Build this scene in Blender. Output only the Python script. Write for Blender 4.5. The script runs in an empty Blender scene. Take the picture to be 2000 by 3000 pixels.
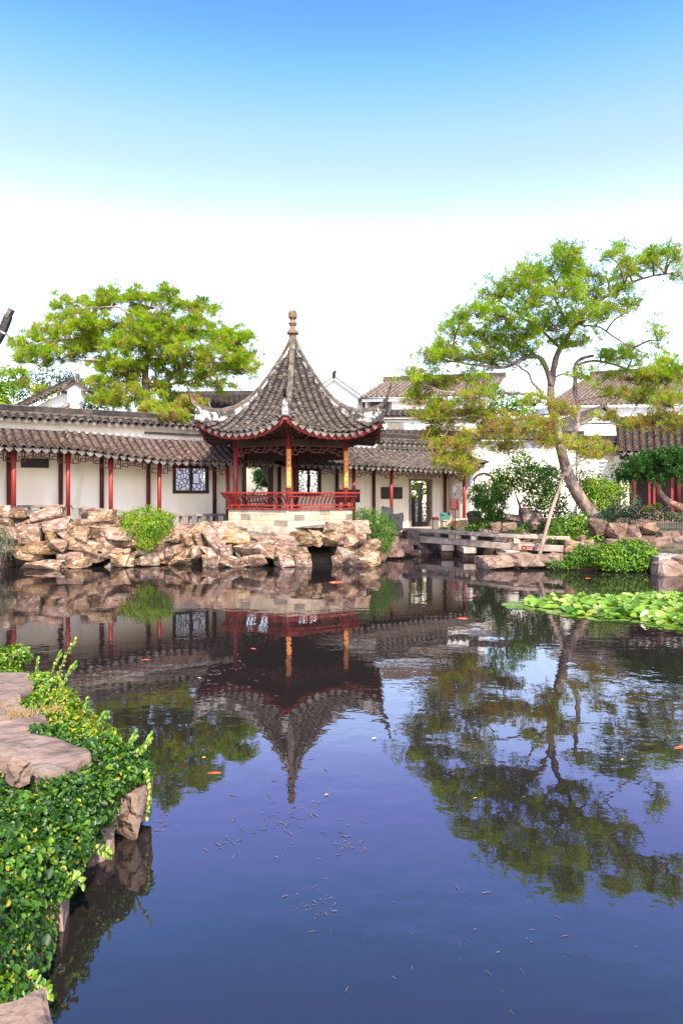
import bpy, bmesh, math, random
import numpy as np
from mathutils import Vector, Matrix, noise

random.seed(7)
RNG = np.random.default_rng(7)
SC = bpy.context.scene
COL = SC.collection
V = Vector
rad = math.radians

# ------------------------------------------------------------------ camera
F, CX, HY, EYE = 2100.0, 1000.0, 1445.0, 2.25      # focal length and horizon in the photo's pixels, eye height in metres
cam = bpy.data.cameras.new('camera')
camo = bpy.data.objects.new('camera', cam)
COL.objects.link(camo)
SC.camera = camo
camo.location = (0, 0, EYE)
camo.rotation_euler = (rad(90), 0, 0)
cam.sensor_fit = 'VERTICAL'
cam.sensor_height = 36
cam.lens = 36 * F / 3000
cam.shift_y = -(1500 - HY) / 3000
cam.clip_start = 0.05
cam.clip_end = 3000

# ------------------------------------------------------------------ sky, sun, exposure
SUN_EL, SUN_AZ = 47, 14                             # degrees; azimuth to the right of straight behind the camera
world = bpy.data.worlds.new('World')
SC.world = world
world.use_nodes = True
wn, wl = world.node_tree.nodes, world.node_tree.links
bg = wn['Background']
sky = wn.new('ShaderNodeTexSky')
sky.sky_type = 'NISHITA'
sky.sun_disc = False
sky.sun_elevation = rad(SUN_EL)
sky.sun_rotation = rad(180 - SUN_AZ)
geo = wn.new('ShaderNodeNewGeometry')
sep = wn.new('ShaderNodeSeparateXYZ')
wl.new(geo.outputs['Incoming'], sep.inputs[0])
neg = wn.new('ShaderNodeMath'); neg.operation = 'MULTIPLY'; neg.inputs[1].default_value = -1
wl.new(sep.outputs['Z'], neg.inputs[0])
ramp = wn.new('ShaderNodeValToRGB')
wl.new(neg.outputs[0], ramp.inputs[0])
els = [(0.0, (.50, .50, .60)), (.12, (1.15, 1.0, .86)), (.25, (1.65, 1.42, 1.35)), (.315, (1.55, 1.35, 1.45)), (.345, (1.22, 1.04, 1.38)), (.381, (1.0, .865, 1.30)), (.41, (.91, .81, 1.30)),
       (.446, (.815, .812, 1.28)), (.479, (.64, .775, 1.2)), (.502, (.534, .736, 1.12)), (.525, (.432, .676, 1.02)), (.546, (.37, .615, .96)), (.567, (.337, .57, .90)), (.75, (.42, .53, .76)), (1.0, (.46, .54, .72))]
cr = ramp.color_ramp
while len(cr.elements) < len(els):
    cr.elements.new(0.5)
for e, (p, c) in zip(cr.elements, els):
    e.position = p; e.color = (*c, 1)
mul = wn.new('ShaderNodeVectorMath'); mul.operation = 'MULTIPLY'
wl.new(sky.outputs[0], mul.inputs[0]); wl.new(ramp.outputs[0], mul.inputs[1])
scl = wn.new('ShaderNodeVectorMath'); scl.operation = 'SCALE'; scl.inputs['Scale'].default_value = 1.75
wl.new(mul.outputs[0], scl.inputs[0])
wl.new(scl.outputs[0], bg.inputs[0])
bg.inputs[1].default_value = 0.13

sun = bpy.data.lights.new('sun', 'SUN')
sun.energy = 4.6
sun.angle = rad(0.6)
sun.color = (1.0, .90, .74)
suno = bpy.data.objects.new('sun', sun)
COL.objects.link(suno)
a, e = rad(SUN_AZ), rad(SUN_EL)
LDIR = V((-math.sin(a) * math.cos(e), math.cos(a) * math.cos(e), -math.sin(e)))
suno.rotation_euler = LDIR.to_track_quat('-Z', 'Y').to_euler()
suno.location = (5, -20, 30)

SC.view_settings.view_transform = 'Standard'
SC.view_settings.look = 'None'
SC.view_settings.gamma = 1
SC.view_settings.use_curve_mapping = False
SC.view_settings.exposure = 1.12
SC.cycles.max_bounces = 8
SC.cycles.transparent_max_bounces = 8
SC.cycles.sample_clamp_indirect = 8


# ------------------------------------------------------------------ helpers
def at(px, py, Y):
    """the point at depth Y that the photo shows at pixel px, py"""
    return V(((px - CX) * Y / F, Y, EYE - (py - HY) * Y / F))


def xat(px, Y):
    return (px - CX) * Y / F


def zat(py, Y):
    return EYE - (py - HY) * Y / F


def lerp(tab, x):
    if x <= tab[0][0]:
        return tab[0][1]
    for (a, p), (b, q) in zip(tab, tab[1:]):
        if x <= b:
            return p + (q - p) * (x - a) / (b - a)
    return tab[-1][1]


WM = {}


def put(name, mesh, parent=None, mw=None):
    o = bpy.data.objects.new(name, mesh)
    COL.objects.link(o)
    if parent is not None:
        o.parent = parent
        o.matrix_parent_inverse = WM[parent.name].inverted()
    if mw is not None:
        o.matrix_basis = mw
    WM[o.name] = mw.copy() if mw is not None else Matrix.Identity(4)
    return o


def tag(o, label=None, cat=None, group=None, kind=None):
    if label: o['label'] = label
    if cat: o['category'] = cat
    if group: o['group'] = group
    if kind: o['kind'] = kind
    return o


def thing(name, label, cat, loc, group=None):
    o = bpy.data.objects.new(name, None)
    COL.objects.link(o)
    o.empty_display_size = .2
    o.location = loc
    WM[o.name] = Matrix.Translation(V(loc))
    return tag(o, label, cat, group, 'thing')


class MB:
    def __init__(s):
        s.v, s.f = [], []

    def add(s, vs, fs):
        n = len(s.v)
        s.v += [tuple(p) for p in vs]
        s.f += [tuple(i + n for i in f) for f in fs]
        return s

    def box(s, c, size, ax=None):
        c = V(c)
        X, Y, Z = ax if ax else (V((1, 0, 0)), V((0, 1, 0)), V((0, 0, 1)))
        hx, hy, hz = [q / 2 for q in size]
        vs = [c + X * (hx * i) + Y * (hy * j) + Z * (hz * k) for k in (-1, 1) for j in (-1, 1) for i in (-1, 1)]
        return s.add(vs, [(0, 2, 3, 1), (4, 5, 7, 6), (0, 1, 5, 4), (2, 6, 7, 3), (0, 4, 6, 2), (1, 3, 7, 5)])

    def beam(s, a, b, w, h, up=V((0, 0, 1))):
        a, b = V(a), V(b)
        X = (b - a).normalized()
        Y = up.cross(X)
        if Y.length < 1e-4:
            Y = V((0, 1, 0)).cross(X)
        Y.normalize()
        Z = X.cross(Y)
        return s.box((a + b) / 2, ((b - a).length, w, h), (X, Y, Z))

    def tube(s, pts, rads, seg=8):
        pts = [V(p) for p in pts]
        n0 = len(s.v)
        up = V((.13, .31, .94))
        ring = []
        for i, p in enumerate(pts):
            t = (pts[min(i + 1, len(pts) - 1)] - pts[max(i - 1, 0)]).normalized()
            x = up.cross(t)
            if x.length < 1e-3:
                x = V((1, 0, 0)).cross(t)
            x.normalize()
            y = t.cross(x)
            up = t.cross(x).cross(t) if False else up
            r = rads[i] if hasattr(rads, '__len__') else rads
            ring.append([p + x * (r * math.cos(2 * math.pi * k / seg)) + y * (r * math.sin(2 * math.pi * k / seg)) for k in range(seg)])
        vs = [q for R in ring for q in R]
        fs = []
        for i in range(len(pts) - 1):
            for k in range(seg):
                fs.append((i * seg + k, i * seg + (k + 1) % seg, (i + 1) * seg + (k + 1) % seg, (i + 1) * seg + k))
        fs.append(tuple(range(seg))[::-1])
        fs.append(tuple((len(pts) - 1) * seg + k for k in range(seg)))
        return s.add(vs, fs)

    def prism(s, poly, z0, z1):
        n = len(poly)
        vs = [(x, y, z0) for x, y in poly] + [(x, y, z1) for x, y in poly]
        fs = [tuple(range(n))[::-1], tuple(range(n, 2 * n))]
        fs += [(i, (i + 1) % n, n + (i + 1) % n, n + i) for i in range(n)]
        return s.add(vs, fs)

    def grid(s, P):
        """P: rows of points"""
        m = len(P[0])
        fs = [(i * m + j, i * m + j + 1, (i + 1) * m + j + 1, (i + 1) * m + j) for i in range(len(P) - 1) for j in range(m - 1)]
        return s.add([q for r in P for q in r], fs)

    def lathe(s, prof, c, seg=8, rot=0):
        c = V(c)
        vs = [(c.x + r * math.cos(rot + 2 * math.pi * k / seg), c.y + r * math.sin(rot + 2 * math.pi * k / seg), z) for r, z in prof for k in range(seg)]
        fs = [(i * seg + k, i * seg + (k + 1) % seg, (i + 1) * seg + (k + 1) % seg, (i + 1) * seg + k) for i in range(len(prof) - 1) for k in range(seg)]
        fs.append(tuple(range(seg))[::-1]); fs.append(tuple((len(prof) - 1) * seg + k for k in range(seg)))
        return s.add(vs, fs)

    def mesh(s, name, mat, smooth=False, bevel=0, off=None):
        me = bpy.data.meshes.new(name)
        vs = s.v if off is None else [(x - off[0], y - off[1], z - off[2]) for x, y, z in s.v]
        me.from_pydata(vs, [], s.f)
        me.materials.append(mat)
        bm = bmesh.new(); bm.from_mesh(me)
        bmesh.ops.recalc_face_normals(bm, faces=bm.faces)
        if bevel:
            bmesh.ops.bevel(bm, geom=list(bm.edges), offset=bevel, segments=1, affect='EDGES', clamp_overlap=True)
        bm.to_mesh(me); bm.free()
        if smooth:
            me.polygons.foreach_set('use_smooth', [True] * len(me.polygons))
        me.update()
        return me

    def build(s, name, mat, parent, smooth=False, bevel=0):
        return put(name, s.mesh(name, mat, smooth, bevel), parent)

    def solid(s, name, mat, label, cat, group=None, kind=None, smooth=False, bevel=0):
        A = np.array(s.v)
        off = V(((A[:, 0].min() + A[:, 0].max()) / 2, (A[:, 1].min() + A[:, 1].max()) / 2, A[:, 2].min()))
        o = put(name, s.mesh(name, mat, smooth, bevel, off), None, Matrix.Translation(off))
        return tag(o, label, cat, group, kind or 'thing')


def fast_mesh(name, verts, quads, mat, attr=None, smooth=False):
    """verts (N,3) array, quads (M,k) array"""
    me = bpy.data.meshes.new(name)
    verts = np.asarray(verts, np.float32); quads = np.asarray(quads, np.int32)
    k = quads.shape[1]
    me.vertices.add(len(verts)); me.vertices.foreach_set('co', verts.ravel())
    me.loops.add(quads.size); me.loops.foreach_set('vertex_index', quads.ravel())
    me.polygons.add(len(quads)); me.polygons.foreach_set('loop_start', np.arange(len(quads), dtype=np.int32) * k)
    if smooth:
        me.polygons.foreach_set('use_smooth', [True] * len(quads))
    if attr is not None:
        at_ = me.attributes.new('rnd', 'FLOAT', 'POINT')
        at_.data.foreach_set('value', np.asarray(attr, np.float32))
    me.materials.append(mat)
    me.update(calc_edges=True)
    me.validate()
    return me


# ------------------------------------------------------------------ materials
def ramp_node(n, cols, interp='LINEAR'):
    r = n.new('ShaderNodeValToRGB'); r.color_ramp.interpolation = interp
    els = r.color_ramp.elements
    while len(els) < len(cols):
        els.new(.5)
    for k, c in enumerate(cols):
        if len(c) == 4:
            els[k].position = c[0]; els[k].color = (*c[1:], 1)
        else:
            els[k].position = k / max(1, len(cols) - 1); els[k].color = (*c, 1)
    return r


def M(name, cols, scale=3., rough=.85, bump=.3, bscale=25., stretch=(1, 1, 1), rand=.0, hue=.0, detail=8., metal=0., spec=.3, bdist=.02, lo=.3, hi=.7, streak=None, crack=0):
    m = bpy.data.materials.new(name); m.use_nodes = True
    n, l = m.node_tree.nodes, m.node_tree.links
    b = n['Principled BSDF']
    g = n.new('ShaderNodeNewGeometry')
    mp = n.new('ShaderNodeMapping'); mp.inputs['Scale'].default_value = stretch
    l.new(g.outputs['Position'], mp.inputs[0])
    nz = n.new('ShaderNodeTexNoise'); nz.inputs['Scale'].default_value = scale; nz.inputs['Detail'].default_value = detail; nz.inputs['Roughness'].default_value = .62
    l.new(mp.outputs[0], nz.inputs['Vector'])
    mr = n.new('ShaderNodeMapRange'); mr.inputs[1].default_value = lo; mr.inputs[2].default_value = hi
    l.new(nz.outputs[0], mr.inputs[0])
    r = ramp_node(n, cols); l.new(mr.outputs[0], r.inputs[0])
    out = r.outputs[0]
    if rand or hue:
        oi = n.new('ShaderNodeObjectInfo')
        hs = n.new('ShaderNodeHueSaturation')
        a = n.new('ShaderNodeMapRange'); a.inputs[3].default_value = 1 - rand; a.inputs[4].default_value = 1 + rand
        l.new(oi.outputs['Random'], a.inputs[0]); l.new(a.outputs[0], hs.inputs['Value'])
        if hue:
            ml = n.new('ShaderNodeMath'); ml.operation = 'MULTIPLY'; ml.inputs[1].default_value = 7.31
            fr = n.new('ShaderNodeMath'); fr.operation = 'FRACT'
            h = n.new('ShaderNodeMapRange'); h.inputs[3].default_value = .5 - hue; h.inputs[4].default_value = .5 + hue
            sa = n.new('ShaderNodeMapRange'); sa.inputs[3].default_value = 1 - hue * 14; sa.inputs[4].default_value = 1 + hue * 10
            l.new(oi.outputs['Random'], ml.inputs[0]); l.new(ml.outputs[0], fr.inputs[0])
            l.new(fr.outputs[0], h.inputs[0]); l.new(h.outputs[0], hs.inputs['Hue'])
            l.new(fr.outputs[0], sa.inputs[0]); l.new(sa.outputs[0], hs.inputs['Saturation'])
        l.new(out, hs.inputs['Color']); out = hs.outputs[0]
    if streak:                                      # weather stains: colour, scale, threshold, stretch
        sm = n.new('ShaderNodeMapping'); sm.inputs['Scale'].default_value = streak[3]
        l.new(g.outputs['Position'], sm.inputs[0])
        sn = n.new('ShaderNodeTexNoise'); sn.inputs['Scale'].default_value = streak[1]; sn.inputs['Detail'].default_value = 7
        l.new(sm.outputs[0], sn.inputs['Vector'])
        sr = n.new('ShaderNodeMapRange'); sr.inputs[1].default_value = streak[2]; sr.inputs[2].default_value = streak[2] + .14
        sr.inputs[4].default_value = streak[4] if len(streak) > 4 else 1.
        l.new(sn.outputs[0], sr.inputs[0])
        mx = n.new('ShaderNodeMixRGB'); mx.inputs[2].default_value = (*streak[0], 1)
        l.new(sr.outputs[0], mx.inputs[0]); l.new(out, mx.inputs[1]); out = mx.outputs[0]
    ck = None
    if crack:                                       # dark fissures between facets of the rock
        wv = n.new('ShaderNodeMapping'); wv.inputs['Scale'].default_value = (1, 1, 1.5)
        wn_ = n.new('ShaderNodeTexNoise'); wn_.inputs['Scale'].default_value = 2.2; wn_.inputs['Detail'].default_value = 4
        l.new(g.outputs['Position'], wn_.inputs['Vector'])
        av = n.new('ShaderNodeVectorMath'); av.operation = 'MULTIPLY_ADD'; av.inputs[1].default_value = (.55, .55, .55)
        l.new(wn_.outputs['Color'], av.inputs[0]); l.new(g.outputs['Position'], av.inputs[2]); l.new(av.outputs[0], wv.inputs[0])
        vo = n.new('ShaderNodeTexVoronoi'); vo.feature = 'DISTANCE_TO_EDGE'; vo.inputs['Scale'].default_value = crack
        l.new(wv.outputs[0], vo.inputs['Vector'])
        ck = n.new('ShaderNodeMapRange'); ck.inputs[1].default_value = 0; ck.inputs[2].default_value = .035
        l.new(vo.outputs['Distance'], ck.inputs[0])
        cm = n.new('ShaderNodeMixRGB'); cm.blend_type = 'MULTIPLY'; cm.inputs[0].default_value = .5
        cr_ = ramp_node(n, [(.28, .22, .18), (1, 1, 1)]); l.new(ck.outputs[0], cr_.inputs[0])
        l.new(out, cm.inputs[1]); l.new(cr_.outputs[0], cm.inputs[2]); out = cm.outputs[0]
    l.new(out, b.inputs['Base Color'])
    b.inputs['Roughness'].default_value = rough
    b.inputs['Metallic'].default_value = metal
    b.inputs['Specular IOR Level'].default_value = spec
    if bump:
        bn = n.new('ShaderNodeTexNoise'); bn.inputs['Scale'].default_value = bscale; bn.inputs['Detail'].default_value = 6
        l.new(mp.outputs[0], bn.inputs['Vector'])
        bp = n.new('ShaderNodeBump'); bp.inputs['Strength'].default_value = bump; bp.inputs['Distance'].default_value = bdist
        l.new(bn.outputs[0], bp.inputs['Height']); l.new(bp.outputs[0], b.inputs['Normal'])
        if ck:
            b2 = n.new('ShaderNodeBump'); b2.inputs['Strength'].default_value = .6; b2.inputs['Distance'].default_value = .05
            l.new(ck.outputs[0], b2.inputs['Height']); l.new(bp.outputs[0], b2.inputs['Normal']); l.new(b2.outputs[0], b.inputs['Normal'])
    return m


def M_leaf(name, cols, trans=.35, rough=.5, rand=0., gloss=.35):
    m = bpy.data.materials.new(name); m.use_nodes = True
    n, l = m.node_tree.nodes, m.node_tree.links
    b = n['Principled BSDF']
    at_ = n.new('ShaderNodeAttribute'); at_.attribute_name = 'rnd'
    r = ramp_node(n, cols)
    if rand:
        oi = n.new('ShaderNodeObjectInfo'); l.new(oi.outputs['Random'], r.inputs[0])
    else:
        l.new(at_.outputs['Fac'], r.inputs[0])
    l.new(r.outputs[0], b.inputs['Base Color'])
    b.inputs['Roughness'].default_value = rough
    b.inputs['Specular IOR Level'].default_value = gloss
    t = n.new('ShaderNodeBsdfTranslucent'); l.new(r.outputs[0], t.inputs['Color'])
    mx = n.new('ShaderNodeMixShader'); mx.inputs[0].default_value = trans
    l.new(b.outputs[0], mx.inputs[1]); l.new(t.outputs[0], mx.inputs[2])
    l.new(mx.outputs[0], n['Material Output'].inputs[0])
    return m


STONE = M('yellow_stone', [(.085, .040, .022), (.20, .112, .062), (.30, .19, .115), (.45, .34, .235)], scale=2.6, rough=.92, bump=1., bscale=7, rand=.28, stretch=(1, 1, 2.2), hue=.012, bdist=.07, crack=1.5,
          streak=((.60, .52, .41), 4.5, .575, (1, 1, 2.2), .85))
STONE_PINK = M('pink_stone', [(.10, .062, .044), (.19, .122, .086), (.25, .168, .122), (.34, .25, .19)], scale=2.2, rough=.92, bump=1., bscale=10, rand=.12, bdist=.05, detail=12, crack=1.5, streak=((.09, .055, .035), 3.2, .64, (1, 2.2, 1), .8))
SLABROCK = M('slab_rock', [(.10, .064, .046), (.19, .128, .094), (.245, .172, .13), (.33, .245, .19)], scale=2.6, rough=.92, bump=1., bscale=9, bdist=.08, detail=14, streak=((.10, .06, .04), 2.6, .65, (1, 2.6, 1), .7))
STONE_BROWN_SHADED = M('shaded_brown_stone', [(.09, .05, .035), (.17, .10, .07), (.26, .17, .12)], scale=3.0, rough=.9, bump=.8, bscale=10, rand=.2, hue=.01, bdist=.07, crack=2.4, streak=((.36, .27, .21), 4., .58, (1, 1, 2), .7))  # tree shade on the right bank is put into this darker brown
STONE_GREY = M('grey_stone', [(.09, .08, .07), (.17, .15, .12), (.25, .21, .17)], scale=3.0, rough=.9, bump=.8, bscale=10, rand=.2, bdist=.04)
MORTAR = M('mortar', [(.05, .038, .028), (.13, .10, .08), (.30, .25, .20)], scale=4, rough=.95, bump=.8, bscale=12, bdist=.05)
PLASTER = M('cream_plaster', [(.80, .69, .50), (.92, .84, .65), (.95, .90, .75)], scale=.9, rough=.9, bump=.12, bscale=14, stretch=(1, 1, .35), streak=((.50, .42, .31), 1.6, .585, (1, 1, .22), .55))
WHITEWALL = M('white_plaster', [(.70, .62, .50), (.84, .79, .70), (.88, .85, .79)], scale=.7, rough=.9, bump=.1, bscale=10, streak=((.42, .36, .29), 1.8, .60, (1, 1, .2), .5))
REDWOOD = M('red_lacquer', [(.15, .012, .008), (.24, .020, .013), (.30, .036, .024)], scale=3, rough=.45, bump=.1, bscale=30, stretch=(1, 1, .3), spec=.4, streak=((.36, .24, .19), 6., .66, (3, 3, .5), .8))
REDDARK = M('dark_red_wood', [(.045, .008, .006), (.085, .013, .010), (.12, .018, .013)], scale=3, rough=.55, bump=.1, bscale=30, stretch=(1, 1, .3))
DARKWOOD = M('dark_wood', [(.025, .012, .010), (.045, .02, .016), (.06, .028, .022)], scale=4, rough=.6, bump=.15, bscale=30)
FRET = M('fret_wood', [(.10, .030, .022), (.15, .045, .032)], scale=4, rough=.6, bump=.1)
TILE = M('grey_tile', [(.036, .028, .022), (.09, .069, .054), (.19, .148, .115)], scale=7, rough=.85, bump=.5, bscale=40, rand=.38, hue=.012, bdist=.01, streak=((.26, .21, .165), 3.5, .64, (1, 1, 1), .7))
TILE_BROWN = M('brown_tile', [(.036, .022, .016), (.10, .062, .044), (.19, .13, .095)], scale=6, rough=.85, bump=.5, bscale=40, rand=.36, hue=.012, bdist=.01, streak=((.22, .11, .06), 1.2, .58, (1, 1, 1), .7))
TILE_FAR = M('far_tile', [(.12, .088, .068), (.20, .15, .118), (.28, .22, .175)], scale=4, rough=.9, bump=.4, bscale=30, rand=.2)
PAN = M('pan_tile', [(.012, .010, .009), (.024, .02, .017), (.04, .033, .028)], scale=8, rough=.9, bump=.4, bscale=30)  # near-black, so shade in the tile valleys is put into the colour
DRIP = M('drip_tile', [(.07, .06, .05), (.14, .12, .10), (.21, .185, .15)], scale=12, rough=.85, bump=.3, bscale=40, rand=.22)
RIDGE_WHITE = M('ridge_plaster', [(0, .035, .033, .03), (.42, .07, .064, .058), (.48, .36, .33, .29), (1, .50, .46, .41)], scale=3.4, rough=.9, bump=.4, bscale=20, lo=.25, hi=.75)
RIDGE_CAP = M('ridge_cap', [(.04, .034, .028), (.10, .08, .06), (.22, .165, .11)], scale=5, rough=.9, bump=.6, bscale=18, streak=((.40, .32, .23), 4., .62, (1, 1, 1), .8))
UPRIGHT = M('upright_tile', [(.02, .017, .015), (.042, .034, .029), (.075, .06, .05)], scale=3, rough=.85, bump=.5, bscale=20, rand=.4)
FINIAL = M('finial_clay', [(.09, .052, .03), (.19, .115, .062), (.30, .20, .12)], scale=7, rough=.85, bump=.4, bscale=25)
BRICK = M('pale_brick', [(.36, .27, .17), (.46, .36, .24), (.56, .46, .33)], scale=4, rough=.9, bump=.25, bscale=30, rand=.1, hue=.006, streak=((.2, .165, .13), 2.2, .60, (1, 1, 2), .7))
BRICK_GREY = M('grey_brick', [(.15, .12, .095), (.23, .185, .145), (.31, .255, .2)], scale=4, rough=.9, bump=.25, bscale=30, rand=.15)
GRANITE = M('weathered_granite', [(.28, .20, .14), (.44, .33, .24), (.56, .45, .34)], scale=5, rough=.9, bump=.4, bscale=30, rand=.1, streak=((.16, .12, .09), 3., .6, (1, 1, .5), .7))
PAVE = M('paving', [(.2, .17, .14), (.34, .29, .24), (.45, .4, .33)], scale=3, rough=.9, bump=.3)
SOIL = M('soil', [(.05, .04, .025), (.10, .075, .045), (.16, .12, .07)], scale=1.5, rough=.95, bump=.6, bscale=9, bdist=.05)
BARK = M('pine_bark', [(.10, .065, .05), (.22, .15, .115), (.42, .34, .28)], scale=5, rough=.95, bump=1., bscale=14, stretch=(1, 1, .35), bdist=.05, streak=((.62, .55, .47), 2.6, .56, (1, 1, .6), .8))
BARK_RED = M('red_bark', [(.13, .065, .045), (.26, .14, .095), (.38, .24, .17)], scale=5, rough=.95, bump=.9, bscale=12, stretch=(1, 1, .4), bdist=.04)
TWIG = M('twig', [(.10, .065, .045), (.2, .13, .09), (.36, .26, .2)], scale=4, rough=.95, bump=.4)
POLE = M('peeled_pole', [(.17, .10, .075), (.28, .18, .135), (.38, .27, .21)], scale=4, rough=.85, bump=.4, bscale=16, stretch=(1, 1, .3))
STEM = M('ivy_stem', [(.22, .13, .05), (.34, .24, .08)], scale=5, rough=.8, bump=.2)
GREENMETAL = M('green_paint', [(.010, .05, .035), (.016, .075, .05)], scale=5, rough=.5, bump=.05)
TEAL = M('teal_box', [(.05, .16, .14), (.07, .2, .17)], scale=3, rough=.55, bump=.05)
SIGN_RED = M('sign_red', [(.22, .018, .02), (.28, .024, .026)], scale=5, rough=.5, bump=.03)
SIGN_DARK = M('notice_red', [(.09, .014, .014), (.13, .02, .02)], scale=5, rough=.5, bump=.05)
WHITEPAINT = M('white_paint', [(.75, .73, .7), (.8, .8, .78)], scale=5, rough=.6, bump=0)
YELLOWPAINT = M('yellow_paint', [(.75, .45, .04), (.8, .5, .06)], scale=5, rough=.6, bump=0)
ORANGEBOARD = M('couplet_board', [(.52, .13, .015), (.62, .18, .02), (.68, .27, .04)], scale=5, rough=.6, bump=.1, stretch=(1, 1, .5))
GREENPAINT = M('couplet_green', [(.14, .30, .16), (.3, .42, .24)], scale=8, rough=.6, bump=0)
LETTER = M('faded_gold', [(.62, .46, .22), (.7, .56, .32)], scale=9, rough=.6, bump=0)
SLATE = M('inscribed_slate', [(.022, .022, .020), (.04, .038, .034), (.06, .056, .05)], scale=6, rough=.5, bump=.2, bscale=60)
KOI = M('koi_red', [(.65, .05, .015), (.75, .08, .02), (.8, .18, .08)], scale=14, rough=.35, bump=0, spec=.5)
BAMBOO = M('bamboo', [(.22, .13, .07), (.34, .22, .12)], scale=6, rough=.6, bump=.2)
PLASTIC_DK = M('dark_void', [(.01, .009, .008), (.018, .015, .013)], scale=4, rough=.9, bump=0)

G_PINE = [(0, .12, .26, .012), (.3, .27, .43, .014), (.55, .43, .52, .025), (.72, .46, .39, .06), (.85, .44, .25, .08), (1, .30, .17, .09)]
PINE = M_leaf('pine_needles', G_PINE, trans=.5, rough=.7, gloss=.1)
PINE_DARK = M_leaf('dark_needles', [(.025, .075, .012), (.04, .12, .014), (.075, .17, .018)], trans=.3)
LEAF = M_leaf('bush_leaves', [(.035, .105, .008), (.075, .175, .010), (.14, .27, .012), (.26, .34, .02)], trans=.38)
LEAF_LIME = M_leaf('lime_leaves', [(.07, .18, .006), (.15, .29, .008), (.26, .38, .012), (.42, .40, .02)], trans=.42)
LEAF_DARK = M_leaf('dark_leaves', [(.018, .05, .010), (.035, .085, .012), (.06, .12, .014)], trans=.3)
LEAF_FINE = M_leaf('fine_leaves', [(.03, .10, .010), (.06, .17, .012), (.11, .24, .014), (.2, .3, .05)], trans=.4)
LEAF_GREY = M_leaf('greygreen_leaves', [(.06, .10, .045), (.10, .15, .07), (.16, .2, .1)], trans=.3)
IVY = M_leaf('ivy_leaves', [(0, .018, .055, .006), (.35, .04, .115, .007), (.6, .08, .19, .008), (.8, .17, .30, .012), (.93, .36, .38, .02), (1, .45, .26, .03)], trans=.32, rough=.42, gloss=.5)
IVY_OBJ = M_leaf('ivy_leaf_single', [(0, .018, .055, .006), (.35, .04, .115, .007), (.6, .08, .19, .008), (.8, .17, .30, .012), (.93, .36, .38, .02), (1, .45, .26, .03)], trans=.32, rough=.42, gloss=.5, rand=1)
PAD = M_leaf('lily_leaf', [(.05, .15, .008), (.10, .23, .010), (.17, .30, .014), (.26, .34, .03), (.36, .38, .09)], trans=.25, rough=.28, rand=1, gloss=.6)
PAD_STUFF = M_leaf('lily_leaf_flat', [(.10, .22, .02), (.2, .33, .03), (.32, .36, .09)], trans=.25, rough=.35, gloss=.5)
SCUM = M_leaf('floating_bits', [(.16, .115, .12), (.20, .14, .14), (.12, .09, .085), (.20, .165, .14)], trans=.1, rough=.7)

MIRROR = bpy.data.materials.new('mirror_glass'); MIRROR.use_nodes = True
_b = MIRROR.node_tree.nodes['Principled BSDF']
_b.inputs['Metallic'].default_value = 1; _b.inputs['Roughness'].default_value = .02; _b.inputs['Base Color'].default_value = (.66, .72, .68, 1)

# water: dark murky body under a reflecting, gently rippled surface
WATER = bpy.data.materials.new('pond_water'); WATER.use_nodes = True
n, l = WATER.node_tree.nodes, WATER.node_tree.links
g = n.new('ShaderNodeNewGeometry')
mp = n.new('ShaderNodeMapping'); mp.inputs['Scale'].default_value = (1, 1.25, 1); l.new(g.outputs['Position'], mp.inputs[0])
n1 = n.new('ShaderNodeTexNoise'); n1.inputs['Scale'].default_value = 2.6; n1.inputs['Detail'].default_value = 3; l.new(mp.outputs[0], n1.inputs['Vector'])
n2 = n.new('ShaderNodeTexNoise'); n2.inputs['Scale'].default_value = .35; n2.inputs['Detail'].default_value = 2; l.new(g.outputs['Position'], n2.inputs['Vector'])
mr = n.new('ShaderNodeMapRange'); mr.inputs[1].default_value = .38; mr.inputs[2].default_value = .66; mr.inputs[3].default_value = .06; mr.inputs[4].default_value = .45
l.new(n2.outputs[0], mr.inputs[0])
bp = n.new('ShaderNodeBump'); bp.inputs['Distance'].default_value = .010
l.new(n1.outputs[0], bp.inputs['Height']); l.new(mr.outputs[0], bp.inputs['Strength'])
fr = n.new('ShaderNodeFresnel'); fr.inputs['IOR'].default_value = 1.75; l.new(bp.outputs[0], fr.inputs['Normal'])
mr2 = n.new('ShaderNodeMapRange'); mr2.inputs[1].default_value = 0; mr2.inputs[2].default_value = 1; mr2.inputs[3].default_value = .085; mr2.inputs[4].default_value = .80
l.new(fr.outputs[0], mr2.inputs[0])
df = n.new('ShaderNodeBsdfDiffuse'); df.inputs['Color'].default_value = (.014, .011, .010, 1)
gl = n.new('ShaderNodeBsdfGlossy'); gl.inputs['Roughness'].default_value = .012; gl.inputs['Color'].default_value = (.93, .91, .96, 1)
l.new(bp.outputs[0], gl.inputs['Normal'])
mx = n.new('ShaderNodeMixShader'); l.new(mr2.outputs[0], mx.inputs[0]); l.new(df.outputs[0], mx.inputs[1]); l.new(gl.outputs[0], mx.inputs[2])
l.new(mx.outputs[0], n['Material Output'].inputs[0])

# ------------------------------------------------------------------ ground and water
POND = [(-1.0, 1.2), (-1.3, 2.3), (-1.5, 3.2), (-1.3, 4.2), (-1.25, 4.8), (-1.7, 5.4), (-2.2, 6.2), (-2.8, 7.0), (-3.6, 7.6), (-6, 8.2), (-12, 9), (-15, 12), (-15, 19),
        (-13, 22.0), (-10, 22.2), (-7, 22.6), (-4, 22.8), (-2, 22.7), (.9, 23), (1.3, 25.5), (1.8, 27.2), (2.8, 28.4), (4.6, 28.2), (5.6, 26.4), (5.9, 24.5), (6.4, 22.6), (6.3, 21.0),
        (8.9, 20.6), (9.4, 19.9), (12, 19.5), (16, 16), (16, 6), (10, 1.5), (4, .6), (1, .6)]


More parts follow.
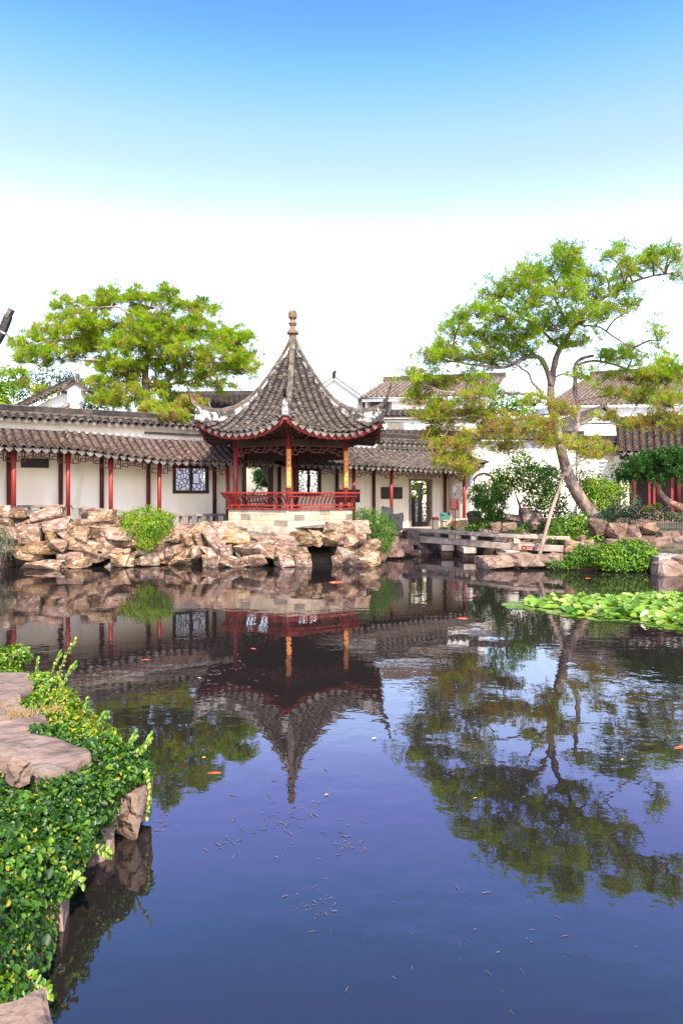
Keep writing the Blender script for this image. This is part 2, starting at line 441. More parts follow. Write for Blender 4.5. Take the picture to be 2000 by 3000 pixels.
def sdist(x, y, poly):
    """signed distance to a polygon, positive inside"""
    ins = False; best = 1e9
    for i in range(len(poly)):
        x1, y1 = poly[i]; x2, y2 = poly[i - 1]
        if (y1 > y) != (y2 > y) and x < (x2 - x1) * (y - y1) / (y2 - y1) + x1:
            ins = not ins
        dx, dy = x2 - x1, y2 - y1
        t = max(0, min(1, ((x - x1) * dx + (y - y1) * dy) / (dx * dx + dy * dy)))
        best = min(best, math.hypot(x - x1 - t * dx, y - y1 - t * dy))
    return best if ins else -best


def smooth(a, b, x):
    t = max(0, min(1, (x - a) / (b - a)))
    return t * t * (3 - 2 * t)


def ground_z(x, y):
    d = -sdist(x, y, POND)
    if x < 0.2 and y < 9:
        return -1.1 + 1.3 * smooth(-.3, .4, d)
    h = .30
    if y > 18 and x > 5:
        h = .42 + .62 * smooth(.5, 3.0, d) + .05 * noise.noise(V((x, y, 0)))
    elif y > 24:
        h = .5
    return -1.1 + (h + 1.1) * smooth(-.5, .55, d)


xs = sorted(set([-900, -300, -120, -60, -40, -30, -24] + [-20 + .55 * i for i in range(80)] + [26, 32, 45, 70, 130, 300, 900]))
ys = sorted(set([-700, -200, -80, -40, -20, -10, -6, -3] + [-1 + .55 * i for i in range(70)] + [39, 42, 48, 60, 90, 180, 400, 900, 1800]))
mb = MB().grid([[V((x, y, ground_z(x, y) if abs(x) < 25 and -5 < y < 38 else .5)) for x in xs] for y in ys])
tag(mb.build('ground', SOIL, None, smooth=True), kind='structure')
mb = MB().grid([[V((x, y, 0)) for x in (-15.6, -5, 5, 16.4)] for y in (.3, 10, 20, 29)])
tag(mb.build('pond_water', WATER, None), kind='structure')


# ------------------------------------------------------------------ stones
def stone_template(seed, npt=15, flat=1.0):
    r = random.Random(seed)
    bm = bmesh.new()
    for _ in range(npt):
        p = V([r.choice((-1, 1)) * r.random() ** .45 for _ in range(3)])
        p *= (1 / max(abs(p.x), abs(p.y), abs(p.z))) * r.uniform(.82, 1)
        p = p.normalized() * p.length ** .7
        bm.verts.new(p)
    h = bmesh.ops.convex_hull(bm, input=bm.verts)
    bmesh.ops.delete(bm, geom=[x for x in h['geom_interior'] if isinstance(x, bmesh.types.BMVert)], context='VERTS')
    bmesh.ops.dissolve_limit(bm, angle_limit=rad(14), verts=bm.verts, edges=bm.edges)
    bmesh.ops.bevel(bm, geom=list(bm.edges), offset=.09, segments=1, affect='EDGES', clamp_overlap=True)
    bmesh.ops.triangulate(bm, faces=bm.faces)
    long_ = [e_ for e_ in bm.edges if e_.calc_length() > .5]
    bmesh.ops.subdivide_edges(bm, edges=long_, cuts=1, use_grid_fill=False)
    bmesh.ops.triangulate(bm, faces=bm.faces)
    for v in bm.verts:
        q = v.co * 1.9 + V((seed * 3.1, 0, 0))
        v.co += v.co.normalized() * (noise.noise(q) * .16 + noise.noise(q * 2.7) * .07)
    return bm


STONE_ME = {}


def stone_mesh(k, mat):
    key = (k, mat.name)
    if key not in STONE_ME:
        bm = stone_template(k)
        me = bpy.data.meshes.new('stone'); bm.to_mesh(me); bm.free(); me.materials.append(mat)
        STONE_ME[key] = me
    return STONE_ME[key]


NT = 14


def stone(parent, c, size, mat, rz=None, tilt=.25, k=None, name='stone', rnd=random):
    """size: full extents before turning"""
    k = rnd.randrange(NT) if k is None else k
    rz = rnd.uniform(-.5, .5) if rz is None else rz
    R = Matrix.Rotation(rz, 4, 'Z') @ Matrix.Rotation(rnd.uniform(-tilt, tilt), 4, 'X') @ Matrix.Rotation(rnd.uniform(-tilt, tilt), 4, 'Y')
    S = Matrix.Diagonal((size[0] / 1.75, size[1] / 1.75, size[2] / 1.75, 1))
    return put(name, stone_mesh(k, mat), parent, Matrix.Translation(V(c)) @ R @ S)


def rockery(label, path, top, caves=(), mat=STONE, step=.42, seed=1, name='rockery', setback=.45):
    """path: waterline as (px, Y); top: (px, z); stones stacked in rough courses in front of a mortar core"""
    r = random.Random(seed)
    P = [V((xat(px, Y), Y, 0)) for px, Y in path]
    L = [0]
    for p, q in zip(P, P[1:]):
        L.append(L[-1] + (q - p).length)

    def pos(s):
        s = max(0, min(L[-1] - 1e-4, s))
        for i in range(len(P) - 1):
            if s <= L[i + 1]:
                t = (s - L[i]) / (L[i + 1] - L[i])
                d = (P[i + 1] - P[i]).normalized()
                return P[i].lerp(P[i + 1], t), d, path[i][0] + t * (path[i + 1][0] - path[i][0])
    root = thing(name, label, 'rockery', (P[len(P) // 2].x, P[len(P) // 2].y, -.1))

    def cave(px, z):
        return any(abs(px - cx) < cw and cz0 < z < cz1 for cx, cw, cz0, cz1 in caves)
    rows = []
    zs = [-.5, -.1, .2, .5, .8, 1.1, 1.4, 1.7, 2.0]
    for j, z in enumerate(zs):
        row = []
        n_ = int(L[-1] / .35)
        for i in range(n_ + 1):
            p, d, px = pos(L[-1] * i / n_)
            inw = V((-d.y, d.x, 0))
            zt = lerp(top, px) - .12
            zz = min(z, zt)
            back = .22 + max(0, zz) * setback + (2.6 if cave(px, z) else 0) + .12 * noise.noise(V((i * .7, j * 1.3, seed))) + (z - zz) * 2.2
            row.append(p + inw * back + V((0, 0, zz)))
        rows.append(row)
    MB().grid(rows).build('mortar_core', MORTAR, root)
    z = -.02
    while z < 2.0:
        hrow = r.uniform(.24, .44)
        s = r.uniform(-.2, .2)
        while s < L[-1]:
            w = r.choice((r.uniform(.28, .5), r.uniform(.45, 1.05), r.uniform(.5, .9)))
            p, d, px = pos(s + w / 2)
            zt = lerp(top, px) - .13
            hh = hrow * r.uniform(.8, 1.35)
            zc = z + hrow / 2 + r.uniform(-.06, .06)
            if zc - .1 < zt and not cave(px, zc):
                hh = min(hh, max(.2, zt - zc + .2 + hh / 2))
                inw = V((-d.y, d.x, 0))
                c = p + inw * (.12 + max(0, zc) * setback + r.uniform(-.24, .18)) + V((0, 0, zc))
                stone(root, c, (w * 1.1, r.uniform(.4, .75), hh * 1.18), mat, rz=math.atan2(d.y, d.x) + r.uniform(-.35, .35), tilt=.22, rnd=r)
            s += w * r.uniform(.80, .95)
        z += hrow * .9
    return root


rockery('rugged yellow rock bank along the water below the left gallery',
        [(-110, 21.2), (60, 21.3), (180, 21.3), (250, 21.4), (340, 21.6), (420, 22.1), (500, 22.5)],
        [(-110, 1.8), (60, 1.85), (110, 1.78), (135, 1.35), (200, 1.35), (235, 1.75), (275, 1.7), (330, 1.45), (420, 1.35), (500, 1.25)],
        caves=[(160, 30, .3, .62), (300, 24, -.1, .25), (30, 20, .1, .4)], seed=3)
rockery('rugged yellow rock outcrop under the pavilion with dark caves at water level',
        [(480, 22.5), (560, 22.4), (640, 22.0), (720, 21.8), (800, 21.75), (880, 21.9), (960, 22.0), (1040, 22.1), (1085, 22.4), (1100, 23.2), (1112, 24.6)],
        [(480, 1.3), (600, 1.28), (660, 1.12), (760, 1.08), (860, 1.05), (960, 1.1), (1010, 1.22), (1060, 1.38), (1090, 1.25), (1100, .9), (1112, .6)],
        caves=[(942, 44, -.3, .52), (800, 34, -.3, .28), (575, 26, .05, .32), (650, 24, .1, .4)], seed=11)

# shelf of earth and rubble between the rockery and the gallery
mb = MB().prism([(-13.5, 21.9), (-9.5, 22.3), (-6, 23.6), (-4.2, 24.9), (-.4, 24.9), (.6, 24.6), (.7, 26.5), (1.8, 29.6), (-1, 29.5), (-6.5, 26.0), (-11, 23.6), (-14, 22.4)], -.5, .98)
tag(mb.build('garden_shelf_ground', MORTAR, None), kind='structure')

# ------------------------------------------------------------------ roof tiles
def tile_template():
    seg, Lt, Rw, Hh, th = 6, .17, .088, .080, .016
    vs = []
    for y, lift, k in ((0, -.004, .86), (Lt, .026, 1.0)):
        for t in (0, th):
            for i in range(seg + 1):
                a_ = math.pi * i / seg
                vs.append(((Rw * k - t) * math.cos(a_), y, (Hh * k - t) * math.sin(a_) + lift))
    n_ = seg + 1
    fs = []
    for i in range(seg):
        fs.append((i, i + 1, 2 * n_ + i + 1, 2 * n_ + i))                        # outer
        fs.append((2 * n_ + i, 2 * n_ + i + 1, 3 * n_ + i + 1, 3 * n_ + i))      # lower rim
        fs.append((n_ + i + 1, n_ + i, 3 * n_ + i, 3 * n_ + i + 1))              # inner
    return vs, fs


TV, TF = tile_template()
TV_NP, TF_NP = np.array(TV), np.array(TF)
TILE_ME = {}


def tile_mesh(mat):
    if mat.name not in TILE_ME:
        me = bpy.data.meshes.new('tile'); me.from_pydata(TV, [], TF); me.materials.append(mat)
        me.polygons.foreach_set('use_smooth', [True] * len(me.polygons)); me.update()
        TILE_ME[mat.name] = me
    return TILE_ME[mat.name]


def drip_template():
    """hanging drip tile: a pointed shield under a shallow lip"""
    out = [(-.105, 0), (-.10, -.05), (-.065, -.095), (0, -.15), (.065, -.095), (.10, -.05), (.105, 0), (.05, -.022), (-.05, -.022)]
    n_ = len(out)
    vs = [(x, 0, z) for x, z in out] + [(x, .018, z) for x, z in out]
    fs = [tuple(range(n_)), tuple(range(2 * n_ - 1, n_ - 1, -1))] + [(i, n_ + i, n_ + (i + 1) % n_, (i + 1) % n_) for i in range(n_)]
    return vs, fs


DV, DF = drip_template()
DRIP_ME = bpy.data.meshes.new('drip_tile'); DRIP_ME.from_pydata(DV, [], DF); DRIP_ME.materials.append(DRIP); DRIP_ME.update()


def roof_tiles(parent, cols, mat, pitch=.105, limit=300, scale=1.0, jit=1.0, rank=None, all_stuff=False):
    """cols: list of (points from ridge to eave, lateral vector). Largest in view become parts, the rest one joined part"""
    mats = []
    r = random.Random(len(cols) * 7 + int(pitch * 1000))
    for pts, lat in cols:
        seglen = [(q - p).length for p, q in zip(pts, pts[1:])]
        tot = sum(seglen)
        wob = r.uniform(-.012, .012) * jit
        k = int(tot / pitch)
        for i in range(k):
            s = tot - (i + 1) * pitch + .01
            acc = 0; j = 0
            while j < len(seglen) - 1 and acc + seglen[j] < s:
                acc += seglen[j]; j += 1
            t = (s - acc) / seglen[j]
            p = pts[j].lerp(pts[j + 1], t)
            dn = (pts[j + 1] - pts[j]).normalized()
            X = (lat - dn * lat.dot(dn)).normalized()
            N = X.cross(dn)
            if N.z < 0:
                X = -X; N = -N
            sc = scale * r.uniform(.94, 1.06)
            R = Matrix(((X.x, dn.x, N.x, 0), (X.y, dn.y, N.y, 0), (X.z, dn.z, N.z, 0), (0, 0, 0, 1)))
            J = Matrix.Rotation(r.gauss(0, .05) * jit, 4, 'Z') @ Matrix.Rotation(r.gauss(0, .03) * jit, 4, 'Y')
            q = p + X * (wob + r.gauss(0, .006) * jit) + N * (.012 + abs(r.gauss(0, .005)) * jit)
            mats.append((rank(q) if rank else q.length, Matrix.Translation(q) @ R @ J @ Matrix.Diagonal((sc, scale, sc, 1))))
    mats.sort(key=lambda a_: a_[0])
    head = [] if all_stuff else mats[:limit]
    tail = mats[len(head):]
    me = tile_mesh(mat)
    for _, m in head:
        put('tile', me, parent, m)
    if tail:
        A = np.array([np.array(m) for _, m in tail])
        vs = np.einsum('nij,kj->nki', A[:, :3, :3], TV_NP) + A[:, None, :3, 3]
        q = TF_NP[None] + (np.arange(len(tail)) * len(TV_NP))[:, None, None]
        o = put('tile_courses', fast_mesh('tile_courses', vs.reshape(-1, 3), q.reshape(-1, 4), mat, smooth=True), parent)
        tag(o, kind='stuff')


def drip(parent, p, out, sc=1.0):
    """p: point at the eave, out: direction the eave faces"""
    out = V((out.x, out.y, 0)).normalized()
    X = V((-out.y, out.x, 0))
    R = Matrix(((X.x, -out.x, 0, 0), (X.y, -out.y, 0, 0), (0, 0, 1, 0), (0, 0, 0, 1)))
    J = Matrix.Rotation(random.gauss(0, .07), 4, 'Y') @ Matrix.Rotation(random.gauss(-.12, .07), 4, 'X')
    put('drip_tile', DRIP_ME, parent, Matrix.Translation(p) @ R @ J @ Matrix.Scale(sc * random.uniform(.92, 1.08), 4))


def fret(a, b, depth, parent, mat=FRET, name='hanging_fret', bar=.026, th=.03):
    """stepped fretwork hanging from the line a-b"""
    a, b = V(a), V(b)
    Lw = V((b.x - a.x, b.y - a.y, 0)).length
    mb = MB()

    def pt(u, v):
        return a.lerp(b, u / Lw) - V((0, 0, v))

    def h(u0, u1, v): mb.beam(pt(max(0, u0), v), pt(min(Lw, u1), v), th, bar)

    def ve(u, v0, v1):
        if 0 <= u <= Lw: mb.beam(pt(u, v0), pt(u, v1), th * .9, bar, up=V((0, 1, .01)))
    h(0, Lw, .0)
    un = .22
    n_ = max(3, int(Lw / un)); un = Lw / n_
    for i in range(n_):
        u = i * un
        end = min(i, n_ - 1 - i)
        d = depth if end == 0 else depth * (.68 if end % 2 == 1 else .45)
        h(u, u + un, d)
        ve(u, 0, d); ve(u + un, 0, d)
        h(u + un * .3, u + un, d * .5)
        ve(u + un * .3, d * .5, d)
        if i % 2 == 0:
            ve(u + un * .65, 0, d * .5)
    return mb.build(name, mat, parent)


def ice_lattice(mb, O, X, Z, w, h, seed, bar=.022, th=.03, n=26, panel=None):
    """cracked-ice bars filling a w x h opening with corner O; bars are edges of a Voronoi diagram"""
    r = random.Random(seed)
    pts = []
    for i in range(4):
        for j in range(int(n / 4) + 1):
            pts.append(((j + .5 + r.uniform(-.42, .42)) * w / (n / 4 + 1), (i + .5 + r.uniform(-.42, .42)) * h / 4))
    if panel:
        pts = [p for p in pts if not (panel[0] < p[0] < panel[2] and panel[1] < p[1] < panel[3])]
    Nn = X.cross(Z)
    # each cell's polygon by clipping
    for p in pts:
        poly = [(0, 0), (w, 0), (w, h), (0, h)]
        for q in pts:
            if q is p: continue
            mx_, my_ = (p[0] + q[0]) / 2, (p[1] + q[1]) / 2
            dx, dy = q[0] - p[0], q[1] - p[1]
            new = []
            for i in range(len(poly)):
                A_, B_ = poly[i - 1], poly[i]
                da = (A_[0] - mx_) * dx + (A_[1] - my_) * dy
                db = (B_[0] - mx_) * dx + (B_[1] - my_) * dy
                if (da < 0) != (db < 0):
                    t = da / (da - db)
                    new.append((A_[0] + (B_[0] - A_[0]) * t, A_[1] + (B_[1] - A_[1]) * t))
                if db < 0: new.append(B_)
            poly = new
            if not poly: break
        for i in range(len(poly)):
            A_, B_ = poly[i - 1], poly[i]
            if A_ < B_ and math.hypot(A_[0] - B_[0], A_[1] - B_[1]) > .015:
                mid = ((A_[0] + B_[0]) / 2, (A_[1] + B_[1]) / 2)
                if panel and panel[0] < mid[0] < panel[2] and panel[1] < mid[1] < panel[3]: continue
                mb.beam(O + X * A_[0] + Z * A_[1], O + X * B_[0] + Z * B_[1], bar, th, up=Nn)
    if panel:
        x0, y0, x1, y1 = panel
        for A_, B_ in (((x0, y0), (x1, y0)), ((x1, y0), (x1, y1)), ((x1, y1), (x0, y1)), ((x0, y1), (x0, y0))):
            mb.beam(O + X * A_[0] + Z * A_[1], O + X * B_[0] + Z * B_[1], bar * 1.3, th * 1.1, up=Nn)


# ------------------------------------------------------------------ covered gallery (one straight line in plan, receding to the right)
GD = V((.857, .5145, 0)).normalized()
GN = V((GD.y, -GD.x, 0))                             # faces the pond
GB = V((-10.5, 23.0, 0))
WW = 1.45                                            # wall stands this far behind the columns
EO = .50                                             # eave overhang
FLOOR = [(-4, 1.42), (1.65, 1.40), (4.72, 1.05), (10, 1.0), (12.84, .80), (14.7, .70), (22, .70)]
EAVE = [(-4, 3.72), (1.65, 3.66), (3.0, 3.52), (4.72, 3.36), (12, 3.34), (19.6, 3.2)]
RTOP = [(-4, 4.46), (1.65, 4.42), (3.0, 4.35), (4.72, 4.27), (19.6, 4.25)]


def gp(s, w, z):
    return GB + GD * s - GN * w + V((0, 0, z))


def roof_pt(s, v):
    ze, zt = lerp(EAVE, s), lerp(RTOP, s)
    z = zt + (ze - zt) * v - .07 * math.sin(math.pi * v)
    if s > 18.6:
        z += .55 * ((s - 18.6) / 1.1) ** 2 * v
    return gp(s, WW - v * (WW + EO), z)


def gallery(name, label, s0, s1, mat, colset):
    root = thing(name, label, 'gallery', gp((s0 + s1) / 2, WW / 2, .3))
    # plinth and floor
    for a_, b_ in ((s0, 1.65), (1.65, 4.72), (4.72, 10), (10, 14.7), (14.7, s1)):
        a_, b_ = max(a_, s0), min(b_, s1)
        if b_ - a_ < .01: continue
        za, zb = lerp(FLOOR, a_), lerp(FLOOR, b_)
        vs = [gp(a_, -.25, .2), gp(b_, -.25, .2), gp(b_, WW - .02, .2), gp(a_, WW - .02, .2), gp(a_, -.25, za), gp(b_, -.25, zb), gp(b_, WW - .02, zb), gp(a_, WW - .02, za)]
        MB().add(vs, [(3, 2, 1, 0), (4, 5, 6, 7), (0, 1, 5, 4), (2, 3, 7, 6), (1, 2, 6, 5), (3, 0, 4, 7)]).build('plinth', GRANITE, root)
    # roof deck under the tiles
    ns = int((s1 - s0) / .25)
    MB().grid([[roof_pt(s0 + (s1 - s0) * i / ns, v / 8) + V((0, 0, .01)) for v in range(9)] for i in range(ns + 1)]).build('roof_deck', PAN, root)
    MB().grid([[roof_pt(s0 + (s1 - s0) * i / ns, v / 8) - V((0, 0, .06)) for v in range(9)] for i in range(ns + 1)]).build('roof_boarding', DARKWOOD, root)
    sp = .272
    k = int((s1 - s0) / sp)
    cols = []
    for i in range(k):
        s = s0 + (i + .5) * sp
        cols.append(([roof_pt(s, v / 8) for v in range(9)], GD))
        drip(root, roof_pt(s + sp / 2, 1.0) + GN * .035 + V((0, 0, .03)), GN, 1.18)
    roof_tiles(root, cols, mat, rank=lambda q: (q - camo.location).length, scale=1.08)
    # eave board and beam
    for a_, b_ in zip([s0 + (s1 - s0) * i / ns for i in range(ns)], [s0 + (s1 - s0) * (i + 1) / ns for i in range(ns)]):
        pass
    mb = MB()
    for i in range(ns):
        a_, b_ = s0 + (s1 - s0) * i / ns, s0 + (s1 - s0) * (i + 1) / ns
        mb.beam(roof_pt(a_, .97) - V((0, 0, .075)), roof_pt(b_, .97) - V((0, 0, .075)), .04, .05)
    mb.build('eave_board', REDDARK, root)
    mb = MB()
    ss = [s for s in colset if s0 <= s <= s1]
    for a_, b_ in zip(ss, ss[1:]):
        mb.beam(gp(a_, 0, lerp(EAVE, a_) + .0), gp(b_, 0, lerp(EAVE, b_) + .0), .10, .16)
    mb.build('eave_beam', DARKWOOD, root)
    for s in ss:
        f, t = lerp(FLOOR, s), lerp(EAVE, s) + .05
        MB().tube([gp(s, 0, f - .02), gp(s, 0, t)], .072, 12).build('column', REDWOOD, root, smooth=True)
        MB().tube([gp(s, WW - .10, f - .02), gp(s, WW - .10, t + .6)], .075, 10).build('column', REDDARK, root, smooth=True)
        MB().beam(gp(s, .0, t - .02), gp(s, WW - .1, t + .15), .09, .14).build('tie_beam', DARKWOOD, root)
        MB().lathe([(.13, f - .02), (.13, f + .05), (.09, f + .09)], gp(s, 0, 0), 12).build('column_base', GRANITE, root)
    for a_, b_ in zip(ss, ss[1:]):
        fret(gp(a_, 0, lerp(EAVE, a_) - .10) + GD * .08, gp(b_, 0, lerp(EAVE, b_) - .10) - GD * .08, .30, root)
    return root


SCOL = [-3.4, -1.75, 0, 1.65, 3.04, 4.72, 7.3, 10.1, 12.84, 14.73, 18.75]
gal_l = gallery('covered_gallery', 'covered walk with brown tiled roof and red columns left of the pavilion', -4.0, 9.3, TILE_BROWN, SCOL[:7])
gal_r = gallery('covered_gallery', 'covered walk with grey tiled roof and doorway right of the pavilion', 9.35, 19.7, TILE, SCOL[7:])

# low pierced bench wall between the columns of the left walk
def bench(root, s0, s1):
    n_ = max(1, round((s1 - s0) / .33))
    for i in range(n_ + 1):
        s = s0 + (s1 - s0) * i / n_
        f = lerp(FLOOR, s)
        MB().box(gp(s, -.02, f + .19), (.085, .17, .38), (GD, -GN, V((0, 0, 1)))).build('bench_post', BRICK_GREY, root, bevel=.008)
    k = max(1, round((s1 - s0) / .6))
    for i in range(k):
        a_, b_ = s0 + (s1 - s0) * i / k + .006, s0 + (s1 - s0) * (i + 1) / k - .006
        fa, fb = lerp(FLOOR, a_), lerp(FLOOR, b_)
        MB().beam(gp(a_, -.03, fa + .42), gp(b_, -.03, fb + .42), .34, .085).build('seat_slab', BRICK_GREY, root, bevel=.012)
        MB().beam(gp(a_, -.03, fa + .04), gp(b_, -.03, fb + .04), .24, .09).build('kerb_stone', BRICK_GREY, root, bevel=.01)


for a_, b_ in zip(SCOL[:7], SCOL[1:7]):
    bench(gal_l, a_ + .1, b_ - .1)
bench(gal_l, 7.4, 8.4)


# back wall of the gallery, with real openings, and its tiled coping
def pierced_wall(mb, s0, s1, zb, zt, holes, fw, th=.22):
    """vertical wall along s split round rectangular holes (s0,s1,z0,z1)"""
    cuts = sorted(set([s0, s1] + [h for H in holes for h in H[:2]]))
    for a_, b_ in zip(cuts, cuts[1:]):
        m_ = (a_ + b_) / 2
        spans = [(zb, zt)]
        for h0, h1, z0, z1 in holes:
            if h0 < m_ < h1:
                new = []
                for p, q in spans:
                    if z0 > p: new.append((p, min(q, z0)))
                    if z1 < q: new.append((max(p, z1), q))
                spans = new
        for p, q in spans:
            mb.box(fw(m_, th / 2) + V((0, 0, (p + q) / 2)), (b_ - a_, th, q - p), (GD, -GN, V((0, 0, 1))))


WALLTOP = 4.74
gw = thing('garden_wall', 'long cream wall with tiled coping behind the left walk', 'wall', gp(2, WW + .1, .3))
HL = [(5.72, 7.02, 2.30, 3.26)]
mb = MB(); pierced_wall(mb, -6, 9.3, .1, WALLTOP, HL, lambda s, t: gp(s, WW + t, 0)); mb.build('wall_body', PLASTER, gw)
gwr = thing('garden_wall', 'cream wall with doorway and dark plaques behind the right walk', 'wall', gp(14, WW + .1, .3))
HR = [(10.96, 12.02, 2.18, 3.25), (16.78, 17.95, .1, 2.82)]
mb = MB(); pierced_wall(mb, 9.3, 14.8, .1, WALLTOP, HR[:1], lambda s, t: gp(s, WW + t, 0)); pierced_wall(mb, 14.8, 19.0, .1, 4.42, HR[1:], lambda s, t: gp(s, WW + t, 0)); mb.build('wall_body', PLASTER, gwr)


def coping(root, s0, s1, zt, w0, th, mat, gap=None):
    """tiled coping: two short slopes, a plaster fillet and a ridge of upright tiles"""
    c = w0 + th / 2
    for sd in (-1, 1):
        MB().grid([[gp(s, c + sd * (.42 - .40 * v), zt + .02 + .24 * v) for v in (0, 1)] for s in (s0, s1)]).build('coping_bed', PAN, root)
    MB().beam(gp(s0, c, zt - .05), gp(s1, c, zt - .05), th + .16, .10).build('coping_moulding', PLASTER, root)
    sp = .272
    k = int((s1 - s0) / sp)
    cols = []
    for i in range(k):
        s = s0 + (i + .5) * sp
        cols.append(([gp(s, c - .04, zt + .26), gp(s, c - .44, zt + .02)], GD))
        drip(root, gp(s + sp / 2, c - .46, zt + .04), GN, 1.12)
    roof_tiles(root, cols, mat, pitch=.12, scale=1.08)
    MB().beam(gp(s0, c, zt + .28), gp(s1, c, zt + .28), .20, .06).build('ridge_fillet', RIDGE_CAP, root)
    k = int((s1 - s0) / .95)
    for i in range(k):
        a_, b_ = s0 + (s1 - s0) * i / k + .004, s0 + (s1 - s0) * (i + 1) / k - .004
        if gap and a_ < gap[1] and b_ > gap[0]: continue
        MB().beam(gp(a_, c, zt + .40), gp(b_, c, zt + .40), .13, .17).build('ridge_tile', UPRIGHT, root, bevel=.004)
    MB().beam(gp(s0, c, zt + .505), gp(s1, c, zt + .505), .15, .035).build('ridge_top', RIDGE_CAP, root)


coping(gw, -6, 8.6, WALLTOP, WW, .22, TILE)
coping(gwr, 9.4, 14.8, WALLTOP, WW, .22, TILE)
coping(gwr, 14.85, 19.0, 4.44, WW, .22, TILE)
MB().beam(gp(4.6, WW - .06, 4.50), gp(8.8, WW - .06, 4.46), .14, .07).build('ledge', RIDGE_CAP, gw)

# end wall of the right walk with a tall pierced light
mb = MB()
for w0, w1, z0, z1 in ((-.12, .42, .3, 3.4), (.42, 1.12, .3, 1.77), (.42, 1.12, 2.70, 3.6), (1.12, WW + .2, .3, 3.9)):
    mb.box(gp(19.1, (w0 + w1) / 2, (z0 + z1) / 2), (.2, w1 - w0, z1 - z0), (GD, -GN, V((0, 0, 1))))
mb.build('end_wall', WHITEWALL, gal_r)
mb = MB()
for a_, b_ in (((.42, 1.77), (1.12, 2.23)), ((1.12, 1.77), (.42, 2.23)), ((.42, 2.23), (1.12, 2.70)), ((1.12, 2.23), (.42, 2.70)), ((.77, 1.77), (.77, 2.70)), ((.42, 2.23), (1.12, 2.23)), ((.42, 2.0), (.77, 2.5)), ((1.12, 2.0), (.77, 2.5))):
    mb.beam(gp(19.1, *a_), gp(19.1, *b_), .05, .045)
mb.build('pierced_light', WHITEWALL, gal_r)

# windows and plaques
def ice_window(root, s0, s1, z0, z1, seed, open_right=True):
    f = MB()
    wv = WW - .03
    for a_, b_ in (((s0, z0), (s1, z0)), ((s0, z1), (s1, z1))):
        f.beam(gp(a_[0] - .06, wv, a_[1]), gp(b_[0] + .06, wv, b_[1]), .12, .11)
    for s in (s0, s1, (s0 + s1) / 2):
        f.beam(gp(s, wv, z0 + .05), gp(s, wv, z1 - .05), .11 if s != (s0 + s1) / 2 else .09, .10, up=GN)
    w_ = f.build('window_frame', DARKWOOD, root)
    mb = MB()
    ice_lattice(mb, gp(s0 + .05, wv, z0 + .05), GD, V((0, 0, 1)), s1 - s0 - .1, z1 - z0 - .1, seed, n=44, panel=((s1 - s0) * .52, (z1 - z0) * .28, (s1 - s0) * .72, (z1 - z0) * .70))
    mb.build('ice_lattice', DARKWOOD, w_)


ice_window(gw, *HL[0], 5)
ice_window(gwr, *HR[0], 9)


def plaque(root, s0, s1, z0, z1, lines=True):
    p = MB().box(gp((s0 + s1) / 2, WW - .02, (z0 + z1) / 2), (s1 - s0, .05, z1 - z0), (GD, -GN, V((0, 0, 1)))).build('stone_plaque', SLATE, root, bevel=.006)
    f = MB()
    for za in (z0, z1): f.beam(gp(s0 - .03, WW - .03, za), gp(s1 + .03, WW - .03, za), .06, .05)
    for sa in (s0, s1): f.beam(gp(sa, WW - .03, z0), gp(sa, WW - .03, z1), .06, .05, up=GN)
    f.build('plaque_frame', DARKWOOD, p)


plaque(gw, .42, 1.24, 3.15, 3.42)
plaque(gwr, 12.95, 14.0, 1.88, 2.38)
plaque(gwr, 15.2, 16.28, 2.02, 2.50)
# doorway lining
mb = MB()
for s in (16.76, 17.97):
    mb.box(gp(s, WW + .10, 1.6), (.08, .36, 2.5), (GD, -GN, V((0, 0, 1))))
mb.box(gp(17.36, WW + .10, 2.86), (1.3, .36, .08), (GD, -GN, V((0, 0, 1))))
mb.build('door_lining', BRICK_GREY, gwr)
MB().box(gp(17.66, WW + .42, 1.5), (.5, .06, 2.5), ((GD * .35 - GN * .94).normalized(), (GN * .35 + GD * .94).normalized(), V((0, 0, 1)))).build('door_leaf', DARKWOOD, gwr)

# stone bench at the end of the right walk
b = thing('stone_bench', 'low stone bench beside the doorway at the end of the right walk', 'bench', gp(18.2, -.1, .7))
MB().beam(gp(17.3, -.15, 1.06), gp(19.0, -.15, 1.06), .34, .10).build('seat', GRANITE, b, bevel=.012)
for s in (17.4, 18.2, 18.9):
    MB().box(gp(s, -.15, .86), (.16, .26, .30), (GD, -GN, V((0, 0, 1)))).build('leg', GRANITE, b, bevel=.01)

# ------------------------------------------------------------------ the pavilion
PC = V((-1.73, 25.5, 0))
HR_, RC = 2.42, 2.16
pav = thing('pavilion', 'hexagonal pavilion with sweeping grey tile roof, upturned corners and red columns', 'pavilion', (PC.x, PC.y, 1.0))


def hexpt(r, k, z=0):
    """corner k: 0 faces the viewer, then clockwise to the viewer's right"""
    a_ = rad(-90 + 60 * k)
    return PC + V((r * math.cos(a_), r * math.sin(a_), z))


